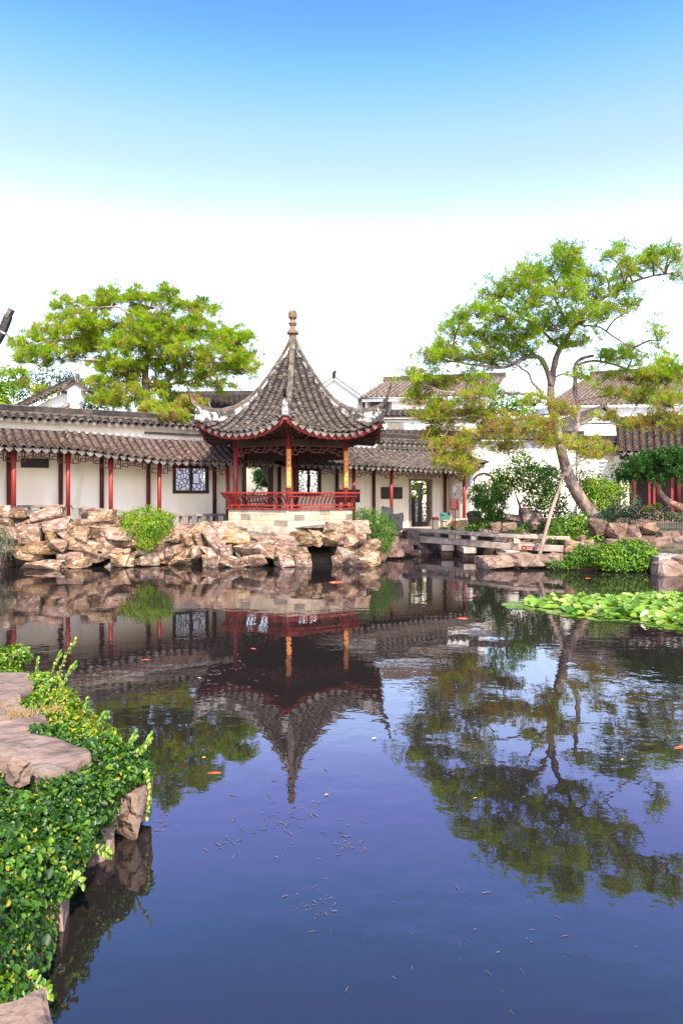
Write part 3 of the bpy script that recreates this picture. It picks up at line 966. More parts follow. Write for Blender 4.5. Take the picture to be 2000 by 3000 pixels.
Z0, ZS = 1.17, 1.72
MB().prism([hexpt(HR_ + .10, k)[:2] for k in range(6)], .80, Z0).build('plinth_slab', GRANITE, pav, bevel=.02)
MB().prism([hexpt(HR_ - .05, k)[:2] for k in range(6)], Z0, Z0 + .06).build('floor_slab', PAVE, pav)
for k in (0, 5, 1, 4):                                # parapet of coursed blocks on the four open sides
    A, B = hexpt(HR_, k), hexpt(HR_, (k + 1) % 6)
    d = (B - A).normalized(); nn = V((d.y, -d.x, 0))
    Lf = (B - A).length
    r_ = random.Random(k)
    hs = [.19, .18, .16]
    z = Z0
    for ci, hh in enumerate(hs):
        u = 0
        first = True
        while u < Lf - .01:
            w = r_.uniform(.30, .44) * (.6 if (first and ci % 2) else 1)
            first = False
            if u + w > Lf - .18: w = Lf - u
            c = A + d * (u + w / 2) - nn * .09 + V((0, 0, z + hh / 2))
            m_ = BRICK_GREY if r_.random() < .16 else BRICK
            MB().box(c + nn * r_.uniform(0, .004), (w - .006, .18, hh - .006), (d, -nn, V((0, 0, 1)))).build('block', m_, pav, bevel=.005)
            u += w
        z += hh
    # seat board with red edge, leaning rail of curved spindles
    Ao, Bo = A + nn * .03, B + nn * .03
    MB().beam(Ao - nn * .17 + V((0, 0, ZS + .02)), Bo - nn * .17 + V((0, 0, ZS + .02)), .42, .045).build('seat_board', REDWOOD, pav)
    rail = MB().beam(A + V((0, 0, ZS + .13)), B + V((0, 0, ZS + .13)), .05, .05).build('lower_rail', REDWOOD, pav)
    ext = .12
    MB().beam(A - d * ext + nn * .22 + V((0, 0, ZS + .545)), B + d * ext + nn * .22 + V((0, 0, ZS + .545)), .07, .05).build('top_rail', REDWOOD, pav)
    MB().beam(A - d * ext * .6 + nn * .165 + V((0, 0, ZS + .43)), B + d * ext * .6 + nn * .165 + V((0, 0, ZS + .43)), .035, .035).build('middle_rail', REDWOOD, pav)
    nb = 17
    for i in range(nb):
        u = Lf * (i + .5) / nb
        base = A + d * u
        pts = [base + nn * o_ + V((0, 0, ZS + z_)) for o_, z_ in ((0, .13), (-.015, .20), (.03, .29), (.11, .38), (.19, .46), (.22, .53))]
        mb = MB()
        for p, q in zip(pts, pts[1:]): mb.beam(p, q, .036, .03, up=nn)
        mb.build('spindle', REDWOOD, pav)
    for u in (.45, Lf / 2, Lf - .45):
        MB().box(A + d * u + V((0, 0, ZS + .075)), (.06, .05, .07), (d, -nn, V((0, 0, 1)))).build('rail_block', REDWOOD, pav)
for k in (0, 1, 5, 4, 2):                             # corner posts of the leaning rail
    A = hexpt(HR_, k); o = (A - PC).normalized()
    pts = [A + o * p + V((0, 0, ZS + z_)) for p, z_ in ((.0, .02), (.0, .18), (.05, .30), (.16, .43), (.27, .57))]
    mb = MB()
    for p, q in zip(pts, pts[1:]): mb.beam(p, q, .05, .045, up=o)
    mb.build('rail_corner', REDWOOD, pav)

for k in range(6):
    p = hexpt(RC, k)
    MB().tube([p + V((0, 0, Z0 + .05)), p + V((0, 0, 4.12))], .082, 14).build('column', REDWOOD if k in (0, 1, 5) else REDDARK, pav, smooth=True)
    MB().lathe([(.15, Z0 + .05), (.15, Z0 + .11), (.10, Z0 + .15)], p, 12).build('column_base', GRANITE, pav)
    q = hexpt(RC, (k + 1) % 6)
    d = (q - p).normalized()
    MB().beam(p + d * .07 + V((0, 0, 3.93)), q - d * .07 + V((0, 0, 3.93)), .11, .2).build('lintel', DARKWOOD, pav)
    if k in (0, 1, 4, 5):
        fret(p + d * .09 + V((0, 0, 3.81)), q - d * .09 + V((0, 0, 3.81)), .30, pav)
# dark panels over the sides joining the walk, standing in for unlit interior
for k in (2, 3):
    p, q = hexpt(RC, k), hexpt(RC, (k + 1) % 6)
    d = (q - p).normalized()
    MB().beam(p + d * .1 + V((0, 0, 3.66)), q - d * .1 + V((0, 0, 3.66)), .05, .36).build('shade_panel', DARKWOOD, pav)

# roof: height along a hip and along the middle of a face, against the corner distance r
RE = 3.5
ZHIP = [(0, 7.60), (.3, 7.14), (.6, 6.70), (1, 6.16), (1.3, 5.78), (1.76, 5.28), (2.2, 4.94), (2.7, 4.70), (3.1, 4.64), (3.5, 4.66), (3.7, 4.72)]
ZMID = [(0, 7.60), (.3, 7.12), (.6, 6.66), (1, 6.08), (1.3, 5.68), (1.76, 5.16), (2.2, 4.78), (2.7, 4.46), (3.1, 4.27), (3.5, 4.16), (3.7, 4.10)]


def face_pt(k, w, r, dz=0):
    A, B = hexpt(1, k) - PC, hexpt(1, (k + 1) % 6) - PC
    out = (A + B).normalized(); lat = (B - A).normalized()
    u = min(1, abs(w) / max(.02, r / 2))
    zm, zh = lerp(ZMID, r), lerp(ZHIP, r)
    return PC + out * (.866 * r + .10 * u ** 3 * (r / RE) ** 4) + lat * w + V((0, 0, zm + (zh - zm) * u ** 2.4 + dz))


for k in range(6):
    A, B = hexpt(1, k) - PC, hexpt(1, (k + 1) % 6) - PC
    out = (A + B).normalized(); lat = (B - A).normalized()
    rows = []
    for i in range(25):
        r = max(.02, RE * i / 24)
        rows.append([face_pt(k, u * r / 2, r) for u in [-1 + j / 8 for j in range(17)]])
    MB().grid(rows).build('roof_bed', PAN, pav, smooth=True)
    cols, nc = [], 13
    for i in range(nc):
        w = (i - (nc - 1) / 2) * RE / (nc + .35)
        r0 = max(.28, 2 * abs(w) + .17)
        if r0 < RE - .15:
            m_ = max(4, int((RE - r0) / .12))
            cols.append(([face_pt(k, w, r0 + (RE - r0) * j / m_) for j in range(m_ + 1)], lat))
        if i < nc - 1:
            w2 = w + RE / (nc + .35) / 2
            drip(pav, face_pt(k, w2, RE, .03) + out * .03, out + lat * (w2 / 4.5), 1.15)
    if k in (0, 5):
        roof_tiles(pav, cols, TILE, pitch=.118, limit=290, rank=lambda q: -((q - PC).length), scale=1.05)
    else:
        roof_tiles(pav, cols, TILE, pitch=.118, all_stuff=True, scale=1.05)
    # red fascia below the tiles and the boarded soffit
    nf = 20
    top = [face_pt(k, (-1 + 2 * j / nf) * (RE - .06) / 2, RE - .06) for j in range(nf + 1)]
    for nm, mt, a0, a1 in (('fascia', REDWOOD, -.03, -.20),):
        MB().grid([[p + V((0, 0, a0)) for p in top], [p - out * .03 + V((0, 0, a1)) for p in top], [p - out * .07 + V((0, 0, a1)) for p in top]]).build(nm, mt, pav)
    inner = [hexpt(RC, k).lerp(hexpt(RC, (k + 1) % 6), j / nf) + V((0, 0, 4.08)) for j in range(nf + 1)]
    MB().grid([[p - out * .07 + V((0, 0, -.19)) for p in top], [(p - out * .05 + V((0, 0, -.17))).lerp(q, .5) + V((0, 0, .04)) for p, q in zip(top, inner)], inner]).build('soffit', DARKWOOD, pav)
    mb = MB()
    for j in range(1, nf, 2):
        mb.beam(top[j] - out * .08 + V((0, 0, -.22)), inner[j] - V((0, 0, .03)), .05, .05)
    mb.build('rafters', DARKWOOD, pav)

# hip ridges, each ending in a rising horn
CAPT = [(.10, 7.80), (.139, 7.68), (.35, 7.28), (.618, 6.88), (.958, 6.39), (1.306, 5.94), (1.764, 5.48), (2.212, 5.20), (2.7, 5.06), (3.12, 5.07), (3.44, 5.17), (3.60, 5.29), (3.71, 5.42), (3.80, 5.62), (3.87, 5.88)]


def sweep(o, lat, tab, w, dz_top, dz_bot):
    rows = []
    for r, z in tab:
        ww = w(r)
        b_ = dz_bot(r, z)
        p = PC + o * r
        rows.append([p - lat * ww + V((0, 0, b_)), p - lat * ww + V((0, 0, z + dz_top)), p + V((0, 0, z + dz_top + ww * .5)), p + lat * ww + V((0, 0, z + dz_top)), p + lat * ww + V((0, 0, b_))])
    mb = MB().grid(rows)
    mb.add(rows[0], [(0, 1, 2, 3, 4)]); mb.add(rows[-1], [(0, 1, 2, 3, 4)])
    return mb


for k in range(6):
    A = hexpt(1, k) - PC
    lat = V((-A.y, A.x, 0))
    fine = [(.10 + 3.44 * i / 40, lerp(CAPT, .10 + 3.44 * i / 40)) for i in range(41)]
    sweep(A, lat, fine, lambda r: .078, -.09, lambda r, z: lerp(ZHIP, r) - .05).build('ridge_band', RIDGE_WHITE, pav)
    horn = [(r, z) for r, z in fine if r < 3.4] + [(r, z) for r, z in CAPT if r >= 3.44]
    sweep(A, lat, horn, lambda r: .088 if r < 3.3 else max(.03, .088 - (r - 3.3) * .09), 0, lambda r, z: z - .10 - (.10 * max(0, min(1, (r - 3.3) / .2)) if r < 3.75 else 0)).build('ridge_cap', RIDGE_CAP, pav)
    c = PC + A * 3.50
    MB().lathe([(.03, 4.62), (.10, 4.66), (.11, 4.80), (.07, 4.90), (.10, 4.98), (.05, 5.08)], c, 8).build('corner_ornament', RIDGE_WHITE, pav)
    MB().beam(hexpt(RC - .1, k) + V((0, 0, 4.08)), PC + A * 3.52 + V((0, 0, 4.58)), .13, .16).build('corner_rafter', REDDARK, pav)
MB().lathe([(.15, 7.5), (.15, 7.84), (.13, 7.88), (.23, 7.91), (.235, 7.96), (.17, 8.03), (.10, 8.10), (.09, 8.18), (.13, 8.22), (.175, 8.29), (.12, 8.35), (.09, 8.40), (.12, 8.44), (.17, 8.49), (.175, 8.66), (.15, 8.72), (.05, 8.76)],
          PC, 8, rot=rad(22.5)).build('finial', FINIAL, pav, bevel=.006)
MB().prism([(PC.x + 1.1 * math.cos(rad(60 * k)), PC.y + 1.1 * math.sin(rad(60 * k))) for k in range(6)], 4.8, 4.9).build('ceiling_board', DARKWOOD, pav)


def text_mesh(body, size, mat, parent, M4, name='lettering', ext=.002, align='CENTER'):
    cu = bpy.data.curves.new(name, 'FONT')
    cu.body = body; cu.size = size; cu.align_x = align; cu.align_y = 'CENTER'; cu.extrude = ext
    tmp = bpy.data.objects.new(name, cu); COL.objects.link(tmp)
    dg = bpy.context.evaluated_depsgraph_get()
    me = bpy.data.meshes.new_from_object(tmp.evaluated_get(dg))
    bpy.data.objects.remove(tmp)
    me.materials.clear(); me.materials.append(mat)
    return put(name, me, parent, M4)


def facing(p, n):
    """matrix whose XY plane stands upright at p facing n"""
    n = V((n.x, n.y, 0)).normalized(); x = V((-n.y, n.x, 0))
    return Matrix(((x.x, 0, n.x, p.x), (x.y, 0, n.y, p.y), (0, 1, 0, p.z), (0, 0, 0, 1)))


for k, txt in ((0, '庭戶開時月正圓'), (1, '園林到日酒初熟')):
    p = hexpt(RC, k)
    n_ = (V((0, 0, 0)) - p); n_.z = 0; n_.normalize()
    side = V((-n_.y, n_.x, 0))
    c = p + n_ * .095 + side * .02
    bd = thing('couplet_board', ('orange couplet board with seven characters on the front column', 'orange couplet board with seven characters on the right column')[k], 'sign', (c.x, c.y, 2.43))
    z0, z1 = 2.43, 3.69
    MB().box((c.x, c.y, (z0 + z1) / 2), (.15, .03, z1 - z0), (side, -n_, V((0, 0, 1)))).build('board', ORANGEBOARD, bd, bevel=.004)
    for i, ch in enumerate(txt):
        text_mesh(ch, .105, GREENPAINT if i == 0 else LETTER, bd, facing(V((c.x, c.y, z1 - .12 - i * .172)) + n_ * .017, n_))

# tall mirror on the back of the pavilion
mc = V((-3.24, 27.32, 0)); md = V((math.cos(rad(37)), math.sin(rad(37)), 0)); mn = V((md.y, -md.x, 0))
mir = thing('standing_mirror', 'tall mirror in dark red frame at the back of the pavilion', 'mirror', (mc.x, mc.y, 1.25))
MB().box(mc + V((0, 0, 2.55)), (1.02, .02, 2.04), (md, -mn, V((0, 0, 1)))).build('mirror_glass', MIRROR, mir)
mb = MB()
for z_ in (1.50, 3.60): mb.beam(mc - md * .58 + V((0, 0, z_)) + mn * .01, mc + md * .72 + V((0, 0, z_)) + mn * .01, .08, .10)
for u, w in ((-.55, .09), (.62, .22)): mb.beam(mc + md * u + V((0, 0, 1.25)) + mn * .01, mc + md * u + V((0, 0, 3.6)) + mn * .01, w, .07, up=mn)
mb.build('mirror_frame', DARKWOOD, mir)


# ------------------------------------------------------------------ foliage tools
def unit(A):
    return A / np.maximum(1e-6, np.linalg.norm(A, axis=1, keepdims=True))


def leaf_arrays(C, N, L, W, T=None, fold=.18):
    """oval folded leaves: centres C, normals N, lengths L, widths W; returns verts, quads"""
    n_ = len(C)
    if T is None:
        T = RNG.normal(size=(n_, 3))
    T = unit(T - N * (T * N).sum(1, keepdims=True))
    B = np.cross(N, T)
    L = np.broadcast_to(L, n_)[:, None]; W = np.broadcast_to(W, n_)[:, None]
    up = N * W * fold
    v = np.stack([C - T * L * .5, C - T * L * .18 + B * W * .46 + up, C + T * L * .2 + B * W * .42 + up, C + T * L * .5 - N * L * .06,
                  C + T * L * .2 - B * W * .42 + up, C - T * L * .18 - B * W * .46 + up], 1)
    q = np.array([[0, 1, 2, 3], [0, 3, 4, 5]])[None] + (np.arange(n_) * 6)[:, None, None]
    return v.reshape(-1, 3), q.reshape(-1, 4)


def leaves(name, C, N, L, W, rnd, mat, parent, T=None, kind=None):
    v, q = leaf_arrays(C, N, L, W, T)
    o = put(name, fast_mesh(name, v, q, mat, np.repeat(rnd, 6)), parent)
    if kind: tag(o, kind=kind)
    return o


def blob_points(blobs, per, lump=.35, shell=.45):
    """points in a union of lumpy ellipsoids (cx,cy,cz,rx,ry,rz), denser near the skin; returns points and outward directions"""
    P, Nn = [], []
    for (cx, cy, cz, rx, ry, rz) in blobs:
        n_ = int(per * 2.4 * (rx * ry + ry * rz + rx * rz) / 3)
        d = unit(RNG.normal(size=(n_, 3)))
        rr = 1 - shell * RNG.random(n_) ** 1.6
        sd = RNG.random() * 50
        bump = np.array([noise.noise(V((x * 2.2 + sd, y * 2.2, z * 2.2))) * .7 + noise.noise(V((x * 5 + sd, y * 5, z * 5))) * .4 for x, y, z in d])
        rr = rr * (1 + lump * bump)
        P.append(np.array([cx, cy, cz]) + d * rr[:, None] * np.array([rx, ry, rz]))
        Nn.append(unit(d / np.array([rx, ry, rz])))
    return np.concatenate(P), np.concatenate(Nn)


def px_blob(px, py, rx, ry, Y, dep=None):
    c = at(px, py, Y); s = Y / F
    return (c.x, c.y, c.z, rx * s, (dep if dep else min(rx, ry * 1.3) * s), ry * s)


def bush(name, label, cat, blobs, mat, L, W, per, stems=(), group=None, lump=.35, droop=.0, stem_mat=TWIG, shell=.5, top_lift=.35, rbias=0.):
    bl = [px_blob(*b_) for b_ in blobs]
    zmin = min(b_[2] - b_[5] for b_ in bl)
    root = thing(name, label, cat, (np.mean([b_[0] for b_ in bl]), np.mean([b_[1] for b_ in bl]), zmin), group)
    C, Nn = blob_points(bl, per, lump, shell)
    ok = C[:, 2] > .03
    C, Nn = C[ok], Nn[ok]
    N = unit(Nn * .8 + RNG.normal(size=C.shape) * .55 + np.array([0, -.1, top_lift]))
    T = RNG.normal(size=C.shape) + np.array([0, 0, -droop * 2])
    n_ = len(C)
    cl = np.array([noise.noise(V(c * 2.5)) for c in C]) * .5 + .45
    rnd = np.clip(cl + RNG.normal(size=n_) * .22 + rbias, 0, 1)
    leaves('foliage', C, N, L * RNG.uniform(.7, 1.25, n_), W * RNG.uniform(.7, 1.2, n_), rnd, mat, root, T)
    mb = MB()
    if not stems:
        r_ = random.Random(len(label))
        for b_ in bl:
            for _ in range(4):
                p0 = V((b_[0] + r_.uniform(-.2, .2) * b_[3], b_[1] + r_.uniform(-.2, .2) * b_[4], max(zmin - .05, b_[2] - b_[5] * 1.05)))
                p1 = V((b_[0] + r_.uniform(-.6, .6) * b_[3], b_[1] + r_.uniform(-.6, .6) * b_[4], b_[2] + r_.uniform(0, .5) * b_[5]))
                mb.tube([p0, p0.lerp(p1, .5) + V((r_.uniform(-.05, .05), 0, .03)), p1], [.014, .010, .004], 5)
    for pts, r0, r1 in stems:
        k = len(pts)
        mb.tube([at(*p) for p in pts], [r0 + (r1 - r0) * i / (k - 1) for i in range(k)], 8)
    so_ = mb.build('stems' if not stems else 'trunk', stem_mat, root, smooth=True)
    if not stems: tag(so_, kind='stuff')
    return root


def curve(pts, n=5):
    """Catmull-Rom through points"""
    out = []
    P = [V(p) for p in pts]
    for i in range(len(P) - 1):
        a_, b_, c_, d_ = P[max(0, i - 1)], P[i], P[i + 1], P[min(len(P) - 1, i + 2)]
        for k in range(n):
            t = k / n
            out.append(.5 * ((2 * b_) + (c_ - a_) * t + (2 * a_ - 5 * b_ + 4 * c_ - d_) * t * t + (3 * b_ - a_ - 3 * c_ + d_) * t ** 3))
    out.append(P[-1])
    return out


def tufts(C, A, nn, L, W, rnd):
    """needle tufts: nn thin triangles each round axis A"""
    n_ = len(C)
    d = unit(A[:, None, :].repeat(nn, 1).reshape(-1, 3) * .75 + unit(RNG.normal(size=(n_ * nn, 3))))
    c = C.repeat(nn, 0)
    l_ = (L * RNG.uniform(.7, 1.2, n_ * nn))[:, None]
    sd = unit(np.cross(d, RNG.normal(size=d.shape))) * W
    v = np.stack([c, c + d * l_ * .6 + sd * .5, c + d * l_, c + d * l_ * .6 - sd * .5], 1).reshape(-1, 3)
    q = np.arange(n_ * nn * 4).reshape(-1, 4)
    r = np.clip(rnd.repeat(nn) + RNG.normal(size=n_ * nn) * .05, 0, 1).repeat(4)
    return v, q, r


def pine(name, label, trunk, limbs, clumps, per=85, mat=PINE, L=.16, W=.021, nn=14, bark=BARK, seed=1, dscale=1.0, upbias=.55, dens=24, low=1.0):
    """trunk: ((px,py,Y),...), r0, r1; limbs: the same, several; clumps: (px,py,rx,ry,Y,brown)"""
    r = random.Random(seed)
    tp = curve([at(*p) for p in trunk[0]])
    root = thing(name, label, 'tree', tp[0])
    k = len(tp)
    tp2 = [p + V((noise.noise(p * 1.3) * .05, noise.noise(p * 1.3 + V((9, 0, 0))) * .05, 0)) for p in tp]
    MB().tube(tp2, [trunk[1] + (trunk[2] - trunk[1]) * i / (k - 1) + (trunk[1] * .3 if i == 0 else 0) for i in range(k)], 12).build('trunk', bark, root, smooth=True)
    nodes = [(p, trunk[2]) for p in tp[k // 3:]]
    mb = MB()
    for pts, r0, r1 in limbs:
        lp = curve([at(*p) for p in pts], 4)
        lp = [p + V((noise.noise(p * 2.1) * .07, noise.noise(p * 2.1 + V((5, 0, 0))) * .07, noise.noise(p * 2.3 + V((0, 7, 0))) * .06)) if 0 < i else p for i, p in enumerate(lp)]
        n_ = len(lp)
        mb.tube(lp, [(r0 + (r1 - r0) * i / (n_ - 1)) * (1 + .22 * noise.noise(lp[i] * 4.1)) for i in range(n_)], 8)
        nodes += [(p, r1) for p in lp[1:]]
    mb.build('limbs', bark, root, smooth=True)
    tw = MB()
    C, A, R = [], [], []
    for (px, py, rx, ry, Y, brown) in clumps:
        c = at(px, py, Y); s = Y / F
        ex = V((rx * s, rx * s * .95 * dscale, ry * s))
        best = min(nodes, key=lambda nd: (nd[0] - c).length + max(0, nd[0].z - c.z) * .6)
        p0 = best[0]
        mid = p0.lerp(c, .5) + V((r.uniform(-.12, .12), r.uniform(-.12, .12), r.uniform(-.05, .15)))
        hub = c - V((0, 0, ex.z * .35))
        br = curve([p0, mid, hub], 3)
        tw.tube(br, [.035 - .022 * i / (len(br) - 1) for i in range(len(br))], 6)
        nsub = max(7, int(dens * (low if py > 1150 else 1) * rx * ry / 2000))
        for _ in range(nsub):
            d = V((r.gauss(0, 1), r.gauss(0, 1), r.gauss(.25, .8)))
            d.normalize(); q = r.uniform(.4, 1.0) if r.random() < .8 else r.uniform(1.0, 1.35)
            sc_ = c + V((d.x * ex.x * q, d.y * ex.y * q, d.z * ex.z * q))
            tw.tube(curve([hub, hub.lerp(sc_, .55) + V((r.uniform(-.07, .07), r.uniform(-.07, .07), r.uniform(-.04, .08))), sc_], 2), [.014, .012, .009, .007, .005], 4)
            nt_ = max(4, int(per / 6 * r.uniform(.4, 1.25)))
            dirn = np.array((sc_ - hub).normalized())
            rr = .11 + .07 * r.random()
            off = RNG.normal(size=(nt_, 3)) * np.array([rr, rr, rr * .7]) * .8
            C.append(np.array(sc_) + off)
            A.append(unit(off * 2.5 + dirn * .35 + np.array([0, 0, upbias]) + RNG.normal(size=(nt_, 3)) * .2))
            base = r.random()
            b_ = brown + r.gauss(0, .12)
            R.append(np.clip(np.where(RNG.random(nt_) < b_, RNG.uniform(.62, 1.0, nt_), base * .35 + RNG.uniform(.0, .32, nt_)), 0, 1))
    C, A, R = np.concatenate(C), np.concatenate(A), np.concatenate(R)
    v, q, rn = tufts(C, A, nn, L, W, R)
    tag(tw.build('branches', TWIG, root, smooth=True), kind='stuff')
    put('crown', fast_mesh('crown', v, q, mat, rn), root)
    return root


# ------------------------------------------------------------------ pines
RB = lambda y: max(.10, min(.70, (y - 1000) / 340))
cl_r = [(1460, 860, 60, 35), (1530, 820, 70, 40), (1600, 795, 60, 35), (1665, 775, 45, 50), (1680, 730, 14, 28), (1785, 745, 30, 26), (1822, 728, 12, 24), (1850, 795, 60, 36), (1925, 770, 45, 30), (1955, 730, 22, 18),
        (1985, 800, 25, 22), (1400, 920, 60, 34), (1490, 925, 70, 40), (1570, 885, 80, 42), (1650, 855, 70, 42), (1735, 870, 55, 36), (1800, 855, 45, 34), (1330, 970, 55, 32), (1420, 990, 80, 44), (1520, 985, 80, 44),
        (1610, 955, 70, 42), (1700, 935, 60, 38), (1775, 925, 50, 28), (1830, 905, 36, 34), (1265, 1045, 65, 36), (1340, 1045, 80, 40), (1440, 1055, 80, 36), (1535, 1045, 55, 30), (1680, 1005, 60, 34), (1785, 1045, 60, 30),
        (1850, 1035, 60, 30), (1925, 985, 22, 40), (1930, 1055, 45, 30), (1205, 1105, 45, 32), (1275, 1120, 65, 34), (1375, 1110, 55, 26), (1232, 1175, 38, 26), (1300, 1195, 60, 34), (1380, 1215, 80, 36), (1275, 1265, 50, 34),
        (1335, 1300, 70, 36), (1295, 1350, 46, 34), (1365, 1370, 36, 40), (1450, 1255, 70, 32), (1530, 1250, 60, 32), (1560, 1180, 40, 24), (1480, 1310, 50, 24), (1620, 1295, 45, 28), (1645, 1205, 34, 34), (1720, 1300, 50, 22),
        (1755, 1330, 55, 20), (1700, 1100, 36, 34), (1840, 1105, 75, 30), (1920, 1105, 60, 34), (1880, 1165, 60, 30), (1960, 1180, 50, 34), (1930, 1230, 60, 26), (1990, 1100, 20, 50), (1860, 1245, 50, 24), (1960, 1090, 40, 30), (1800, 1150, 50, 24), (1980, 1240, 40, 26), (1780, 1225, 36, 20), (1250, 1225, 40, 24), (1215, 1145, 30, 24), (1400, 1160, 50, 20), (1600, 1240, 36, 20), (1355, 925, 24, 20), (1450, 870, 20, 16), (1530, 790, 16, 14), (1640, 735, 12, 20), (1905, 740, 14, 16), (1975, 755, 12, 14), (1290, 1000, 22, 16), (1840, 770, 20, 20), (1745, 800, 30, 24), (1700, 810, 30, 26)]
rr_ = random.Random(4)
clr = []
for (x, y, rx, ry) in cl_r:
    dy = 24.2 if (x > 1740 and y > 1000) else (21.4 if y < 950 else 22.3)
    clr.append((x, y, rx, ry, dy + rr_.uniform(-.9, .9), RB(y)))
pine('pine_tree', 'tall leaning pine with green and rusty needles at right, propped by a pole',
     (((1762, 1545, 24.0), (1738, 1510, 24.0), (1706, 1470, 23.9), (1676, 1420, 23.7), (1655, 1370, 23.6), (1640, 1315, 23.4), (1626, 1250, 23.2), (1616, 1190, 23.0), (1612, 1130, 22.8)), .24, .11),
     [(((1612, 1130, 22.8), (1602, 1085, 22.7), (1580, 1050, 22.5), (1540, 1045, 22.3), (1480, 1075, 22.1), (1400, 1070, 21.9), (1320, 1060, 21.8)), .10, .03),
      (((1612, 1130, 22.8), (1622, 1080, 22.7), (1640, 1020, 22.5), (1672, 965, 22.3), (1722, 905, 22.0), (1770, 870, 21.9), (1850, 825, 21.7), (1970, 800, 21.5)), .11, .025),
      (((1642, 1330, 23.4), (1672, 1285, 23.6), (1690, 1230, 23.8), (1688, 1170, 23.9), (1682, 1100, 23.9), (1690, 1060, 24.0), (1740, 1045, 24.1)), .10, .05),
      (((1605, 1172, 22.9), (1575, 1160, 22.7), (1510, 1150, 22.4), (1430, 1155, 22.1), (1350, 1150, 22.0), (1270, 1140, 21.9)), .06, .02),
      (((1590, 1165, 22.9), (1560, 1120, 22.6), (1540, 1085, 22.4), (1490, 1060, 22.2)), .05, .02),
      (((1672, 965, 22.3), (1640, 905, 22.1), (1620, 850, 21.9), (1665, 760, 21.7)), .05, .015),
      (((1640, 1020, 22.5), (1590, 970, 22.2), (1530, 930, 21.9), (1460, 880, 21.6)), .055, .015),
      (((1690, 1070, 24.0), (1760, 1060, 24.2), (1860, 1090, 24.4), (1950, 1130, 24.5)), .05, .02),
      (((1722, 905, 22.0), (1700, 950, 22.2), (1760, 960, 22.3), (1830, 1010, 22.6), (1910, 1040, 22.8)), .04, .015),
      (((1620, 1230, 23.2), (1560, 1220, 22.9), (1470, 1235, 22.6), (1380, 1215, 22.4), (1310, 1260, 22.3), (1300, 1330, 22.3)), .05, .018),
      (((1450, 1155, 22.1), (1420, 1210, 22.2), (1410, 1250, 22.3)), .025, .01)],
     clr, per=50, seed=5, W=.018, dens=24, low=1.3)

cl_l = [(230, 905, 75, 40), (330, 880, 80, 42), (440, 888, 85, 45), (500, 862, 40, 28), (572, 900, 50, 38), (625, 905, 20, 20), (330, 945, 100, 36), (450, 955, 85, 38), (200, 965, 75, 36), (130, 985, 65, 32), (65, 1015, 45, 32), (95, 1055, 55, 28),
        (180, 1040, 70, 34), (262, 1015, 70, 34), (385, 1015, 75, 36), (505, 995, 60, 38), (615, 990, 80, 42), (695, 995, 55, 42), (560, 1035, 75, 32), (650, 1055, 85, 36), (708, 1085, 45, 34), (720, 1040, 40, 30), (345, 1085, 60, 26), (325, 1130, 65, 32),
        (395, 1160, 75, 32), (470, 1150, 50, 28), (560, 1120, 55, 26), (640, 1125, 55, 22), (60, 1110, 25, 34), (110, 1150, 40, 26), (300, 1175, 50, 22), (300, 1000, 80, 38), (430, 1000, 80, 38), (560, 955, 70, 38), (480, 1055, 80, 34), (395, 1080, 70, 30), (610, 1090, 60, 26), (240, 955, 70, 36), (700, 1050, 50, 38), (525, 1085, 60, 30), (290, 1050, 60, 28), (360, 1180, 60, 22), (430, 1120, 60, 26)]
cll = [(x, y, rx, ry, 32.5 + rr_.uniform(-1.6, 1.6), .16 + .25 * max(0, (y - 1000) / 250)) for x, y, rx, ry in cl_l]
cll += [(455, 1195, 60, 24, 28.3, .45), (505, 1225, 50, 22, 27.2, .5), (545, 1190, 45, 26, 28.0, .5)]
pine('pine_tree', 'broad bright green pine rising behind the left walk',
     (((440, 1290, 32.5), (432, 1200, 32.5), (428, 1130, 32.4), (430, 1060, 32.4), (452, 985, 32.3)), .22, .11),
     [(((430, 1090, 32.4), (390, 1060, 32.2), (340, 1010, 32.0), (250, 990, 31.8), (140, 1000, 31.6), (70, 1020, 31.5)), .10, .03),
      (((432, 1150, 32.4), (380, 1110, 32.2), (310, 1060, 31.8), (240, 1055, 31.6), (140, 1050, 31.5)), .10, .025),
      (((452, 985, 32.3), (462, 930, 32.3), (500, 880, 32.2), (560, 890, 32.2)), .08, .02),
      (((452, 985, 32.3), (410, 950, 32.1), (350, 900, 31.9), (250, 905, 31.7)), .07, .02),
      (((445, 1140, 32.4), (500, 1110, 32.6), (560, 1060, 32.8), (640, 1010, 33.0), (700, 1000, 33.1)), .09, .025),
      (((480, 1125, 32.5), (560, 1115, 32.6), (640, 1080, 32.7), (700, 1090, 32.8)), .06, .02),
      (((400, 1120, 32.3), (330, 1140, 31.8), (290, 1160, 31.5)), .04, .015),
      (((440, 1190, 32.4), (480, 1190, 30.5), (520, 1195, 28.5)), .05, .02)],
     cll, per=78, seed=8, L=.21, W=.027)

cl_s = [(1850, 1370, 45, 24), (1900, 1350, 50, 22), (1960, 1340, 50, 22), (1990, 1380, 30, 28), (1935, 1385, 60, 24), (1870, 1400, 40, 18), (1830, 1395, 24, 16), (1985, 1340, 30, 20)]
pine('pine_tree', 'low dark green pine with twisted trunk in front of the right hall',
     (((2060, 1545, 23.0), (2020, 1505, 23.0), (1985, 1482, 23.0), (1955, 1468, 22.95), (1930, 1440, 22.9), (1922, 1418, 22.85), (1895, 1408, 22.8)), .14, .05),
     [(((1895, 1408, 22.8), (1870, 1400, 22.7), (1845, 1385, 22.6)), .04, .015), (((1930, 1430, 22.9), (1940, 1395, 22.8), (1960, 1360, 22.7)), .04, .015)],
     [(x, y, rx, ry, 22.6 + rr_.uniform(-.4, .4), 0) for x, y, rx, ry in cl_s], per=120, mat=PINE_DARK, bark=BARK_RED, seed=12, L=.12, W=.026)

